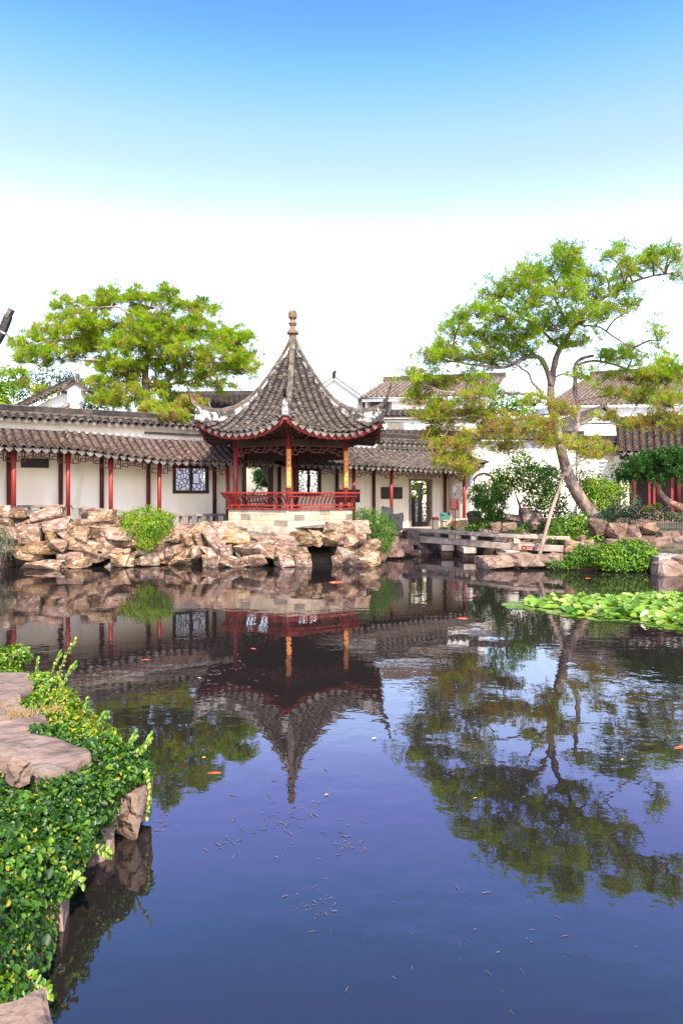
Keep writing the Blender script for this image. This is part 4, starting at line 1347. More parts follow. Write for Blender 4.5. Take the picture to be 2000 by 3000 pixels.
# timber prop under the leaning pine
pp = curve([at(1579, 1628, 21.9), at(1612, 1505, 22.5), at(1634, 1440, 22.9), at(1656, 1372, 23.3)], 4)
MB().tube(pp, [.062 - .018 * i / (len(pp) - 1) for i in range(len(pp))], 12).solid('prop_pole', POLE, 'slanting peeled timber pole propping up the leaning pine', 'pole', smooth=True)

# ------------------------------------------------------------------ shrubs and small trees
bush('shrub', 'feathery bright green shrub spilling over the left rock bank', 'shrub', [(430, 1510, 62, 30, 22.6), (400, 1545, 46, 34, 22.1), (455, 1545, 50, 40, 22.1), (430, 1585, 32, 34, 21.8), (370, 1520, 26, 24, 22.4), (490, 1520, 24, 26, 22.5)], LEAF_LIME, .07, .03, 2600, lump=.5, droop=.6)
bush('shrub', 'sparse grey green shrub at the left edge of the rock bank', 'shrub', [(12, 1590, 38, 50, 20.9), (-20, 1560, 40, 40, 21.0)], LEAF_GREY, .06, .026, 1500, lump=.6, droop=.5)
bush('shrub', 'fine leaved green shrub between the pavilion and the bridge', 'shrub', [(1085, 1530, 48, 44, 23.4), (1115, 1545, 48, 48, 23.2), (1120, 1590, 34, 34, 23.0), (1060, 1510, 30, 24, 23.6), (1140, 1560, 28, 36, 23.3)], LEAF_FINE, .06, .02, 3000, lump=.45, droop=.7)
bush('shrub', 'dark bamboo like shrub at the end of the right walk', 'shrub', [(1428, 1450, 45, 44, 27.5), (1450, 1480, 40, 40, 27.3), (1415, 1500, 30, 40, 27.4), (1450, 1515, 30, 24, 27.2), (1395, 1450, 26, 36, 27.8), (1470, 1440, 30, 30, 27.6)], LEAF_FINE, .14, .034, 1500, lump=.4, droop=.9)
bush('small_tree', 'small round leaved tree with forked stem behind the bridge', 'tree', [(1500, 1390, 48, 34, 27.4), (1555, 1395, 46, 36, 27.2), (1540, 1365, 40, 24, 27.4), (1480, 1420, 30, 24, 27.3), (1580, 1425, 36, 24, 27.0), (1535, 1425, 40, 22, 27.1), (1460, 1395, 30, 26, 27.6), (1590, 1385, 34, 34, 27.6), (1520, 1340, 40, 22, 27.8), (1620, 1400, 34, 40, 27.4), (1570, 1460, 40, 24, 26.9)], LEAF_LIME, .10, .065, 760,
     stems=[(((1520, 1515, 27.3), (1522, 1485, 27.3), (1516, 1465, 27.3)), .05, .04), (((1519, 1478, 27.3), (1512, 1455, 27.3), (1500, 1420, 27.3)), .035, .015), (((1520, 1480, 27.3), (1540, 1455, 27.2), (1560, 1420, 27.1)), .035, .015)], lump=.5, rbias=-.08)
bush('small_tree', 'dark leaved slender tree standing between the prop pole and the pine', 'tree', [(1610, 1410, 26, 50, 25.9), (1600, 1460, 30, 30, 25.8), (1640, 1470, 22, 34, 25.6)], LEAF, .10, .06, 700,
     stems=[(((1636, 1530, 25.7), (1634, 1500, 25.7), (1628, 1470, 25.7)), .04, .03), (((1634, 1495, 25.7), (1650, 1475, 25.7)), .025, .012)], lump=.5, rbias=-.25)
bush('shrub', 'yellow green shrub right of the leaning trunk', 'shrub', [(1745, 1425, 50, 36, 25.6), (1780, 1450, 50, 38, 25.4), (1735, 1470, 40, 36, 25.4), (1770, 1495, 50, 30, 25.2), (1720, 1440, 30, 44, 25.8), (1810, 1430, 34, 26, 25.6)], LEAF_LIME, .085, .05, 1300, lump=.5)
bush('shrub', 'loose grey green shrub in front of the lattice wall', 'shrub', [(1835, 1465, 40, 36, 25.0), (1820, 1490, 40, 26, 24.9), (1860, 1480, 24, 20, 24.8)], LEAF_GREY, .07, .035, 800, lump=.6)
bush('shrub', 'small yellow sprig above the green fence', 'shrub', [(1905, 1490, 26, 12, 23.9), (1925, 1482, 14, 10, 23.9), (1890, 1494, 14, 8, 23.9)], LEAF_LIME, .08, .03, 2600, lump=.4, rbias=.3)
bush('ivy_plant', 'ivy mound at the foot of the leaning pine', 'ivy', [(1650, 1545, 46, 40, 23.3), (1700, 1545, 36, 46, 23.2), (1625, 1570, 36, 26, 23.0), (1690, 1590, 40, 22, 22.9), (1740, 1590, 36, 26, 22.8), (1750, 1560, 22, 30, 23.3)], LEAF, .08, .055, 1500, lump=.35)
bush('shrub', 'broad leaved green plant behind the bridge rail', 'shrub', [(1403, 1545, 34, 16, 26.5), (1380, 1550, 20, 14, 26.4), (1430, 1552, 14, 12, 26.4)], LEAF, .13, .06, 1100, lump=.4)
bush('shrub', 'low green plant behind the left end of the bridge', 'shrub', [(1310, 1552, 26, 10, 28.0), (1290, 1560, 20, 8, 28.0), (1340, 1560, 20, 8, 27.8)], LEAF, .1, .05, 1300, lump=.4)
bush('shrub', 'tangled green plant among the rocks behind the bridge', 'shrub', [(1540, 1545, 20, 14, 25.6), (1520, 1555, 16, 10, 25.5), (1595, 1545, 18, 20, 25.3), (1560, 1570, 26, 9, 25.2)], LEAF, .1, .045, 1300, lump=.5)
bush('hedge_bush', 'dense glossy rounded bush overhanging the water at right', 'shrub', [(1850, 1625, 70, 46, 20.9), (1790, 1630, 56, 40, 20.8), (1895, 1640, 36, 38, 20.7), (1830, 1655, 76, 28, 20.5)], LEAF, .085, .055, 2600, lump=.22, rbias=.02)
bush('hedge_bush', 'smaller green bush between the bridge end and the rounded bush', 'shrub', [(1715, 1622, 40, 34, 21.2), (1680, 1640, 36, 24, 21.1), (1745, 1640, 30, 32, 21.0), (1640, 1655, 46, 14, 21.0)], LEAF, .075, .05, 2300, lump=.35, rbias=-.12)
bush('creeper', 'thin creeper trailing over the dark stones at right', 'ivy', [(1820, 1545, 40, 12, 22.9), (1870, 1560, 40, 12, 22.8), (1950, 1560, 50, 10, 22.8), (1770, 1520, 30, 22, 23.5), (1830, 1525, 50, 14, 23.6)], LEAF_DARK, .06, .04, 1100, lump=.6)
bush('shrub', 'shady undergrowth filling the slope behind the prop pole', 'shrub', [(1590, 1500, 40, 26, 26.8), (1640, 1500, 34, 30, 26.2), (1560, 1480, 34, 20, 27.0), (1480, 1515, 30, 14, 26.8), (1620, 1450, 24, 30, 26.6), (1690, 1520, 30, 20, 25.0), (1600, 1540, 30, 14, 25.2)], LEAF_DARK, .10, .055, 700, lump=.5)
bush('shrub', 'mid green shrub between the leaning trunk and the hall', 'shrub', [(1800, 1500, 60, 22, 24.6), (1860, 1505, 50, 18, 24.4), (1930, 1512, 60, 14, 24.3), (1720, 1500, 30, 30, 25.4), (1985, 1515, 50, 14, 24.2)], LEAF_DARK, .09, .045, 900, lump=.5)
bush('shrub', 'dull green tree crown behind the lattice wall', 'tree', [(1700, 1380, 34, 44, 28.5), (1690, 1430, 34, 40, 28.2), (1740, 1400, 30, 26, 28.2)], LEAF_GREY, .11, .05, 420, lump=.6, rbias=.1)
bush('broadleaf_tree', 'bright green leafy tree at the far left edge', 'tree', [(10, 1110, 42, 40, 29.5), (-20, 1150, 50, 50, 29.5), (25, 1160, 28, 40, 29.3), (0, 1190, 40, 30, 29.2)], LEAF_LIME, .16, .08, 500, stems=[(((-10, 1350, 29.5), (-8, 1200, 29.5), (-5, 1140, 29.5)), .12, .05)], lump=.4, rbias=-.15)
bush('broadleaf_tree', 'dull dark green tree behind the stepped white pier', 'tree', [(150, 1110, 70, 40, 37), (220, 1130, 60, 40, 37), (90, 1150, 60, 40, 37), (280, 1160, 70, 50, 36.5), (240, 1180, 60, 40, 36.5)], LEAF_GREY, .16, .07, 330, stems=[(((180, 1350, 37), (175, 1200, 37), (170, 1130, 37)), .18, .06)], lump=.4, rbias=-.2)
bush('broadleaf_tree', 'sunlit leafy tree seen through the doorway', 'tree', [(1218, 1445, 24, 32, 35.7), (1238, 1425, 22, 24, 35.9), (1206, 1415, 18, 24, 35.6)], LEAF_LIME, .16, .09, 420, stems=[(((1222, 1540, 35.7), (1220, 1490, 35.7), (1218, 1450, 35.7)), .06, .03)], lump=.35, rbias=.1)
bush('broadleaf_tree', 'leafy tree behind the white wall at right', 'tree', [(1480, 1180, 60, 40, 43), (1440, 1150, 40, 26, 43), (1530, 1200, 40, 30, 43)], LEAF, .2, .1, 260, stems=[(((1480, 1420, 43), (1482, 1250, 43), (1484, 1180, 43)), .15, .06)], lump=.4)

# ------------------------------------------------------------------ stone bridge
br = thing('stone_bridge', 'low zigzag stone bridge with beam railings over the inlet', 'bridge', (4.6, 24.8, 0))
BP = [(1196, 27.3), (1325, 25.9), (1390, 24.8), (1516, 23.4), (1672, 22.4)]
bpts = [V((xat(p, Y), Y, 0)) for p, Y in BP]
bdir = V((-.30, .954, 0)).normalized()               # towards the back of the deck
WB = 1.35
for i, (p, q) in enumerate(zip(bpts, bpts[1:])):
    d = (q - p).normalized()
    vs = [p + V((0, 0, .39)), q + V((0, 0, .39)), q + bdir * WB + V((0, 0, .39)), p + bdir * WB + V((0, 0, .39))]
    vs = [v + d * (.008 if j in (0, 3) else -.008) for j, v in enumerate(vs)]
    vs += [v + V((0, 0, .21)) for v in vs]
    MB().add(vs, [(3, 2, 1, 0), (4, 5, 6, 7), (0, 1, 5, 4), (2, 3, 7, 6), (1, 2, 6, 5), (3, 0, 4, 7)]).build('deck_slab', GRANITE, br, bevel=.015)
    for off, nm in ((.08, 'rail_beam'), (WB - .08, 'rail_beam')):
        MB().beam(p + bdir * off + d * .01 + V((0, 0, .835)), q + bdir * off - d * .01 + V((0, 0, .835)), .16, .11).build(nm, GRANITE, br, bevel=.015)
for i, p in enumerate(bpts):
    for off in (.08, WB - .08):
        MB().box(p + bdir * off + V((0, 0, .69)), (.22, .18, .175), None).build('rail_post', GRANITE, br, bevel=.012)
    if 0 < i < 4:
        MB().box(p + bdir * (WB / 2 - .02) + V((0, 0, .28)), (.44, WB + .24, .20)).build('pier_cap', GRANITE, br, bevel=.015)
        MB().box(p + bdir * (WB / 2) + V((.02, .1, -.35)), (.42, WB - .1, 1.0)).build('pier', STONE_BROWN_SHADED, br, bevel=.02)
# warning sign on the bridge
sg = at(1545, 1602.5, 22.9)
bd_ = (bpts[4] - bpts[3]).normalized(); sn_ = V((bd_.y, -bd_.x, 0))
sg = bpts[3].lerp(bpts[4], .21) + sn_ * .03 + V((0, 0, .475))
sgo = thing('warning_sign', 'small red warning sign with yellow triangle on the bridge side', 'sign', sg)
MB().box(sg, (.40, .03, .13), (bd_, -sn_, V((0, 0, 1)))).build('sign_plate', SIGN_RED, sgo, bevel=.004)
t0 = sg + sn_ * .018 - bd_ * .135
MB().add([t0 - bd_ * .038 - V((0, 0, .032)), t0 + bd_ * .038 - V((0, 0, .032)), t0 + V((0, 0, .038)), t0 - bd_ * .038 - V((0, 0, .032)) + sn_ * .004, t0 + bd_ * .038 - V((0, 0, .032)) + sn_ * .004, t0 + V((0, 0, .038)) + sn_ * .004],
         [(3, 4, 5), (0, 1, 4, 3), (1, 2, 5, 4), (2, 0, 3, 5)]).build('triangle', YELLOWPAINT, sgo)
text_mesh('当心落水', .052, WHITEPAINT, sgo, facing(sg + sn_ * .017 + bd_ * .045 + V((0, 0, .012)), sn_))
MB().box(sg + sn_ * .0175 + bd_ * .045 - V((0, 0, .036)), (.19, .004, .009), (bd_, -sn_, V((0, 0, 1)))).build('caption_line', WHITEPAINT, sgo)

# notice board and green box by the end of the right walk
nb = at(1329, 1530, 30.6); nb.z = .72
no = thing('notice_board', 'dark red notice board on two posts near the end of the right walk', 'sign', nb)
for s_ in (-.05, .05): MB().box(nb + V((s_, 0, .42)), (.045, .04, .84)).build('post', SIGN_DARK, no)
MB().box(nb + V((0, -.03, 1.05)), (.38, .04, .46)).build('board', SIGN_DARK, no, bevel=.006)
for i in range(6):
    MB().box(nb + V((-.02 + .01 * (i % 2), -.052, 1.22 - i * .062)), (.24 - .03 * (i % 3), .003, .014)).build('text_line', M('faded_lettering', [(.3, .16, .12), (.34, .2, .16)], bump=0) if i == 0 else bpy.data.materials['faded_lettering'], no)
gb = at(1303, 1532, 30.9); gb.z = 1.11
go = thing('utility_box', 'teal utility box on the stone bench near the doorway', 'box', gb)
MB().box(gb + V((0, 0, .15)), (.40, .26, .30)).build('cabinet', TEAL, go, bevel=.012)
MB().box(gb + V((-.12, -.136, .2)), (.07, .012, .09), ((V((.7, 0, .7))), V((0, 1, 0)), V((-.7, 0, .7)))).build('label_plate', PLASTIC_DK, go)
bn_ = at(1274, 1548, 30.8); bn_.z = .7
bo = thing('litter_bin', 'short grey bin right of the doorway', 'bin', bn_)
MB().lathe([(.15, bn_.z), (.15, bn_.z + .42), (.13, bn_.z + .44)], bn_, 14).build('drum', STONE_GREY, bo, smooth=False)
MB().lathe([(.165, bn_.z + .42), (.165, bn_.z + .48), (.10, bn_.z + .53)], bn_, 14).build('lid', SIGN_DARK, bo)

# ------------------------------------------------------------------ rocks on the right bank
def rock_group(name, label, lst, mat, seed):
    c0 = at(*lst[0][:3])
    root = thing(name, label, 'rocks', (c0.x, c0.y, c0.z - .3))
    r = random.Random(seed)
    for px, py, Y, w, h in lst:                       # centre pixel, depth, width and height in pixels
        c = at(px, py, Y); s = Y / F
        stone(root, c, (w * s * 1.1, max(.35, w * s * .8), h * s * 1.15), mat, rz=r.uniform(-.3, .3), tilt=.14, rnd=r)
    return root


rock_group('rock_slab', 'flat pinkish rock ledge in the water that carries the prop pole', [(1470, 1643, 21.7, 130, 36), (1540, 1643, 21.5, 90, 40), (1590, 1640, 21.7, 80, 34), (1640, 1640, 21.9, 70, 34), (1425, 1640, 21.9, 60, 24), (1515, 1632, 22.1, 110, 22)], STONE_PINK, 2)
rock_group('boulder_group', 'orange boulders at the right end of the bridge', [(1675, 1605, 21.9, 44, 38), (1715, 1598, 21.9, 40, 26), (1700, 1580, 22.4, 20, 22)], STONE, 3)
rock_group('rock_bank', 'heavy rocks in shaded red brown stacked behind the rounded bush at right', [(1745, 1545, 22.9, 52, 44), (1805, 1560, 22.6, 52, 50), (1845, 1560, 22.6, 44, 46), (1885, 1548, 22.8, 60, 34), (1860, 1590, 22.3, 80, 24), (1920, 1600, 22.2, 70, 50), (1960, 1575, 22.4, 60, 34), (1990, 1600, 22.2, 60, 60), (1880, 1615, 22.0, 60, 36),
           (1945, 1625, 22.0, 60, 40), (2020, 1580, 22.3, 60, 50), (1790, 1600, 22.4, 60, 40), (1835, 1610, 22.2, 50, 34), (2040, 1620, 22.1, 60, 50)], STONE_BROWN_SHADED, 4)
rock_group('shore_rock', 'pinkish shore rocks at the right edge below the path', [(1960, 1672, 19.8, 84, 56), (2010, 1665, 19.7, 70, 64), (1925, 1685, 20.0, 30, 20), (2050, 1660, 19.6, 70, 60), (2110, 1665, 19.5, 80, 60), (2180, 1668, 19.3, 90, 60), (2260, 1670, 19.1, 90, 60)], STONE_PINK, 5)
rock_group('garden_rocks', 'pale weathered rocks on the slope behind the bridge', [(1505, 1517, 26.6, 52, 20), (1555, 1520, 26.4, 62, 34), (1450, 1546, 26.2, 34, 32), (1488, 1546, 26.0, 40, 30), (1560, 1545, 26.0, 34, 24), (1530, 1562, 25.6, 40, 18), (1420, 1560, 26.2, 40, 20), (1535, 1500, 26.9, 30, 24), (1590, 1560, 25.6, 40, 24)], STONE_PINK, 6)
rock_group('upright_rock', 'squarish orange rock standing at the foot of the white end wall', [(1389, 1519, 28.5, 42, 40)], STONE, 7)
rock_group('upright_rocks', 'two dark upright rocks behind the fine leaved shrub', [(1130, 1512, 26.2, 40, 50), (1162, 1530, 25.8, 34, 50)], STONE_GREY, 8)
rock_group('inlet_rocks', 'dark rocks lining the inlet under the left end of the bridge', [(1140, 1590, 25.0, 60, 36), (1185, 1600, 25.6, 50, 40), (1150, 1618, 24.6, 60, 26), (1205, 1575, 26.3, 50, 40), (1240, 1605, 27.2, 60, 44), (1290, 1605, 28.2, 70, 44), (1345, 1605, 28.2, 70, 40), (1200, 1620, 25.8, 50, 20), (1115, 1610, 24.2, 40, 34)], STONE_BROWN_SHADED, 9)
rock_group('inlet_rocks', 'shadowed rocks along the inlet behind the bridge', [(1400, 1598, 27.2, 70, 44), (1450, 1595, 26.7, 70, 40), (1500, 1600, 26.0, 70, 40), (1560, 1600, 25.2, 70, 40), (1610, 1605, 24.6, 70, 40), (1660, 1600, 24.0, 60, 40)], STONE_BROWN_SHADED, 10)
mb = MB().prism([(1.6, 26.6), (2.6, 28.3), (4.4, 28.2), (5.4, 26.4), (6.2, 25.6), (9, 26), (9, 34), (1, 31), (.9, 28)], -.4, .62)
tag(mb.build('landing_ground', SOIL, None), kind='structure')

# path and wire fence at the right
mb = MB().prism([(8.8, 19.9), (16, 18.8), (16, 22.0), (8.9, 21.6)], -.3, .47)
tag(mb.build('path', PAVE, None), kind='structure')
fc = thing('wire_fence', 'dark green hooped wire fence above the right rocks', 'fence', at(1880, 1560, 23.4))
fy = 23.4
x0f, x1f = xat(1760, fy), xat(2080, fy)
nfp = 46
for i in range(nfp):
    x = x0f + (x1f - x0f) * i / (nfp - 1)
    MB().tube([V((x, fy, 1.05)), V((x, fy, 1.78 + .06 * math.sin(i * .9))), ], .008, 5).build('bar', GREENMETAL, fc)
for z_ in (1.25, 1.55, 1.72):
    MB().tube([V((x0f, fy, z_)), V((x1f, fy, z_))], .009, 5).build('wire', GREENMETAL, fc)
for i in range(5):
    xa = xat(1800 + i * 62, 23.2); xb = xat(1872 + i * 62, 23.2)
    pts = [V((xa + (xb - xa) * t / 8, 23.2, 1.55 + .28 * math.sin(math.pi * t / 8))) for t in range(9)]
    MB().tube(pts, .016, 6).solid('bamboo_hoop', BAMBOO, ('leftmost bamboo hoop arching beside the green fence', 'second bamboo hoop from the left along the green fence', 'third bamboo hoop from the left along the green fence', 'fourth bamboo hoop from the left along the green fence', 'last bamboo hoop at the right edge by the green fence')[i], 'hoop', 'bamboo hoops along the fence', smooth=True)

# ------------------------------------------------------------------ buildings behind
def tiled_slope(root, A, B, C, D, mat, sp=.34, sc=1.25, pitch=.2, name='roof_slope', limit=0):
    """slope with ridge A-B and eave D-C (A above D); tile rows joined, too far off to pick apart"""
    A, B, C, D = V(A), V(B), V(C), V(D)
    MB().add([A, B, C, D], [(0, 1, 2, 3)]).build(name, PAN if mat != TILE_FAR else TILE_FAR, root)
    k = max(2, int((C - D).length / sp))
    lat = (C - D).normalized()
    cols = []
    for i in range(k):
        t = (i + .5) / k
        p, q = A.lerp(B, t), D.lerp(C, t)
        if (p - q).length > .3:
            cols.append(([p.lerp(q, j / 4) for j in range(5)], lat))
    roof_tiles(root, cols, mat, pitch=pitch, scale=sc, all_stuff=(limit == 0), limit=limit)


# house with a white gable right of the pavilion roof
h = thing('house', 'white gabled house showing behind the pavilion roof', 'house', (-.6, 45, 0))
Y = 45.
ap, le, re = at(978, 1112, Y), at(890, 1175, Y), at(1062, 1172, Y)
gp_ = MB().prism([(0, 0), (1, 0), (1, 1)], 0, 1) if False else None
mb = MB()
pol = [(le.x, .3), (re.x, .3), (re.x, re.z), (ap.x, ap.z), (le.x, le.z)]
mb.add([V((x, Y, z)) for x, z in pol] + [V((x, Y + 9, z)) for x, z in pol], [(4, 3, 2, 1, 0), (5, 6, 7, 8, 9)] + [(i, (i + 1) % 5, 5 + (i + 1) % 5, 5 + i) for i in range(5)])
mb.build('wall', WHITEWALL, h)
for e_, s_ in ((le, -1), (re, 1)):
    o_ = (V((e_.x, 0, e_.z)) - V((ap.x, 0, ap.z))).normalized()
    a0, e0 = V((ap.x, Y, ap.z)) - o_ * .05, V((e_.x, Y, e_.z)) + o_ * .3
    MB().beam(a0 + V((0, -.1, .06)), e0 + V((0, -.1, .06)), .24, .14).build('verge', WHITEPAINT, h)
    MB().add([a0 + V((0, -.25, .14)), a0 + V((0, 9, .14)), e0 + V((0, 9, .14)), e0 + V((0, -.25, .14)), a0 + V((0, -.25, .24)), a0 + V((0, 9, .24)), e0 + V((0, 9, .24)), e0 + V((0, -.25, .24))],
             [(0, 1, 2, 3), (4, 5, 6, 7), (0, 3, 7, 4), (1, 2, 6, 5), (0, 1, 5, 4), (2, 3, 7, 6)]).build('roof', TILE_FAR, h)
MB().beam(V((ap.x, Y - .3, ap.z + .28)), V((ap.x, Y + 9, ap.z + .28)), .2, .3).build('roof_ridge', UPRIGHT, h)
MB().beam(V((ap.x, Y - .35, ap.z + .3)), V((ap.x + .10, Y - .45, ap.z + .48)), .12, .12).build('ridge_ornament', UPRIGHT, h)

# two storey house with hipped roof beside it
h = thing('house', 'white two storey house with hipped tile roof right of the gable', 'house', (3.2, 43.5, 0))
Y = 43.
mb = MB()
x0, x1 = xat(1072, Y), xat(1420, Y)
zt = zat(1166, Y)
mb.box(((x0 + x1) / 2, Y + 3, zt / 2 + .2), (x1 - x0, 6, zt - .4)); mb.build('wall', WHITEWALL, h)
RA, RB_, RC_, RD = at(1126, 1118, Y + 2.5), at(1480, 1104, Y + 2.5), at(1440, 1160, Y - .7), at(1050, 1166, Y - .7)
tiled_slope(h, RA, RB_, RC_, RD, TILE_FAR, sp=.3, sc=1.1)
MB().add([RA, RD, V((RD.x - .0, Y + 6.7, RD.z))], [(0, 1, 2)]).build('hip_slope', TILE_FAR, h)
MB().beam(RA + V((-.1, 0, .12)), RB_ + V((0, 0, .12)), .2, .34).build('roof_ridge', UPRIGHT, h)
MB().beam(RD + V((.2, .25, -.12)), RC_ + V((0, .25, -.12)), .12, .16).build('eave_board', WHITEPAINT, h)
sh = MB().box(at(1112, 1193, Y - .03), (1.4, .05, 1.0)).build('window', BRICK_GREY, h)
MB().box(at(1112, 1193, Y - .07), (1.1, .03, .8)).build('pane', SLATE, sh)

# lower wall with a tile roof in front of that house
h = thing('outbuilding', 'low white outbuilding with narrow tile roof behind the right walk', 'house', (4.5, 40, 0))
Y = 39.5
x0, x1 = xat(1110, Y), xat(1400, Y)
MB().box(((x0 + x1) / 2, Y + 1.5, zat(1220, Y) / 2 + .1), (x1 - x0, 3, zat(1220, Y) - .2)).build('wall', WHITEWALL, h)
tiled_slope(h, at(1118, 1200, Y + .7), at(1400, 1198, Y + .7), at(1405, 1219, Y - .3), at(1108, 1221, Y - .3), TILE, sp=.3, sc=1.1)
MB().beam(at(1108, 1224, Y - .2), at(1405, 1222, Y - .2), .1, .14).build('eave_board', GRANITE, h)
w_ = MB().box(at(1158, 1246, Y - .02), (1.1, .06, .56)).build('window', WHITEPAINT, h)
MB().box(at(1158, 1247, Y - .06), (.95, .03, .40)).build('pane', BRICK_GREY, w_)
h2 = thing('outbuilding', 'dark tiled lean-to roof just over the right walk coping', 'house', (4.5, 36.8, 0))
Y = 36.5
MB().box(((xat(1130, Y) + xat(1400, Y)) / 2, Y + 1.6, zat(1296, Y) / 2), (xat(1400, Y) - xat(1130, Y), 1.8, zat(1296, Y))).build('wall', PLASTER, h2)
tiled_slope(h2, at(1110, 1258, Y + 1.9), at(1400, 1262, Y + 1.9), at(1410, 1296, Y - .2), at(1105, 1292, Y - .2), TILE, sp=.3, sc=1.15, pitch=.14)

# grey roof left of the pavilion
h = thing('house', 'grey tiled roof of a house between the left pine and the pavilion', 'house', (-7, 37, 0))
Y = 36.
MB().box(((xat(470, Y) + xat(800, Y)) / 2, Y + 3, zat(1215, Y) / 2), (xat(800, Y) - xat(470, Y), 5, zat(1215, Y))).build('wall', WHITEWALL, h)
tiled_slope(h, at(480, 1158, Y + 3.4), at(790, 1154, Y + 3.4), at(800, 1212, Y), at(465, 1216, Y), TILE, sp=.28, sc=1.05, pitch=.18)
MB().beam(at(478, 1154, Y + 3.4), at(792, 1150, Y + 3.4), .2, .24).build('roof_ridge', UPRIGHT, h)

# stepped white pier with sloping coping, left
h = thing('gable_wall', 'white gable wall end with pier and sloping tiled coping above the left wall', 'wall', at(215, 1300, 28.5))
Y = 28.5
pc = at(219, 1160, Y)
MB().box((pc.x, Y + .2, zat(1185, Y) - .5), (.36, .4, 2.0)).build('pier', WHITEWALL, h)
MB().box((pc.x, Y + .18, zat(1160, Y)), (.52, .46, .42)).build('pier_head', WHITEWALL, h)
MB().box((pc.x, Y + .18, zat(1178, Y)), (.46, .44, .06)).build('pier_moulding', WHITEWALL, h)
a0, b0, c0 = at(188, 1144, Y - .06), at(252, 1144, Y - .06), at(221, 1124, Y - .06)
vs = [a0, b0, c0] + [p + V((0, .55, 0)) for p in (a0, b0, c0)]
MB().add(vs, [(0, 1, 2), (5, 4, 3), (0, 3, 4, 1), (1, 4, 5, 2), (2, 5, 3, 0)]).build('pier_pediment', WHITEWALL, h)
for p in (a0, b0):
    o_ = (p - c0).normalized()
    MB().add([], [])
    MB().beam(c0 - o_ * .02 + V((0, .25, .04)), p + o_ * .14 + V((0, .25, .04)), .72, .07).build('pier_coping', TILE_BROWN, h)
MB().lathe([(.05, c0.z), (.10, c0.z + .06), (.06, c0.z + .2), (.10, c0.z + .3), (.09, c0.z + .42), (.02, c0.z + .46)], c0 + V((0, .25, 0)), 8).build('pier_finial', RIDGE_CAP, h)
# side wall running back to the left under a falling coping
p0, p1 = at(205, 1128, Y + .3), at(38, 1208, Y + 2.0)
wl_ = [V((p0.x, p0.y, 2.5)), V((p1.x, p1.y, 2.5)), p1 - V((0, 0, .2)), p0 - V((0, 0, .2))]
MB().add(wl_ + [p + V((.1, .2, 0)) for p in wl_], [(0, 1, 2, 3), (7, 6, 5, 4), (0, 3, 7, 4), (2, 1, 5, 6), (3, 2, 6, 7), (1, 0, 4, 5)]).build('side_wall', PLASTER, h)
q0, q1 = p0 + V((0, 0, .12)), p1 + V((0, 0, .12))
tiled_slope(h, q0 + V((.08, .2, .1)), q1 + V((.08, .2, .1)), q1 + V((-.1, -.28, -.28)), q0 + V((-.1, -.28, -.28)), TILE, sp=.24, sc=.9, pitch=.12)
MB().beam(q0 + V((.08, .2, .16)), q1 + V((.08, .2, .16)), .16, .16).build('coping_ridge', UPRIGHT, h)
l0, l1 = at(203, 1185, Y + .2), at(140, 1208, Y + .9)
MB().beam(l0, l1, .08, .10).build('moulding', GRANITE, h)

# corner of a hall roof reaching in at the left edge
h = thing('hall_roof_corner', 'dark upturned roof corner poking into the left edge', 'roof', (-10.6, 19, .3))
Y = 19.
hp = curve([at(-170, 1130, Y), at(-90, 1090, Y), at(-35, 1035, Y), at(5, 975, Y), at(26, 925, Y)], 4)
mb = MB()
for i, (p, q) in enumerate(zip(hp, hp[1:])):
    mb.beam(p, q + (q - p) * .05, .16, .26 - .006 * i)
mb.build('ridge_cap', UPRIGHT, h)
MB().beam(at(22, 932, Y), at(36, 906, Y), .2, .10).build('horn_tip', RIDGE_CAP, h)
for t_ in (.62, .80):
    i = int(t_ * (len(hp) - 1)); d_ = (hp[i + 1] - hp[i]).normalized()
    MB().beam(hp[i], hp[i] + d_ * .05, .19, .30).build('plaster_band', RIDGE_WHITE, h)
tiled_slope(h, at(-700, 1000, Y + 2.6), at(-400, 950, Y + 2.6), at(-110, 1180, Y - .2), at(-700, 1200, Y - .4), TILE, sp=.28, sc=1.05)
MB().box((xat(-420, Y), Y + 2.0, 2.2), (2.6, 3.4, 4.2)).build('wall', WHITEWALL, h)
MB().tube([V((xat(-150, Y), Y + .3, .2)), V((xat(-150, Y), Y + .3, 4.6))], .1, 10).build('column', REDWOOD, h, smooth=True)

# white garden wall at right and the pierced light in it
h = thing('garden_wall', 'bright white garden wall behind the small trees at right', 'wall', (9, 35, 0))
Y = 35.
x0, x1 = xat(1375, Y), xat(1712, Y)
zt = zat(1292, Y)
MB().box(((x0 + x1) / 2, Y + .15, zt / 2), (x1 - x0, .3, zt)).build('wall_body', WHITEWALL, h)
tiled_slope(h, V((x0, Y + .15, zt + .32)), V((x1, Y + .15, zt + .32)), V((x1, Y - .32, zt + .03)), V((x0, Y - .32, zt + .03)), TILE, sp=.28, sc=1.05, pitch=.12)
MB().beam(V((x0, Y + .15, zt + .40)), V((x1, Y + .15, zt + .40)), .14, .2).build('ridge_tile', UPRIGHT, h)
fx = at(1416, 1412, Y - .05)
f_ = MB()
for i in range(16):
    a_, b_ = 2 * math.pi * i / 16, 2 * math.pi * (i + 1) / 16
    f_.beam(fx + V((.5 * math.cos(a_), 0, .42 * math.sin(a_))), fx + V((.5 * math.cos(b_), 0, .42 * math.sin(b_))), .1, .08, up=V((0, 1, 0)))
f_ = f_.build('round_light', DARKWOOD, h)
mb = MB().lathe([(.46, -.02), (.46, .02)], V((0, 0, 0)), 20)
mb.v = [(fx.x + x, fx.y + .04 + z, fx.z + y * .85) for x, y, z in mb.v]
mb.build('light_recess', PLASTER, f_)
mb = MB()
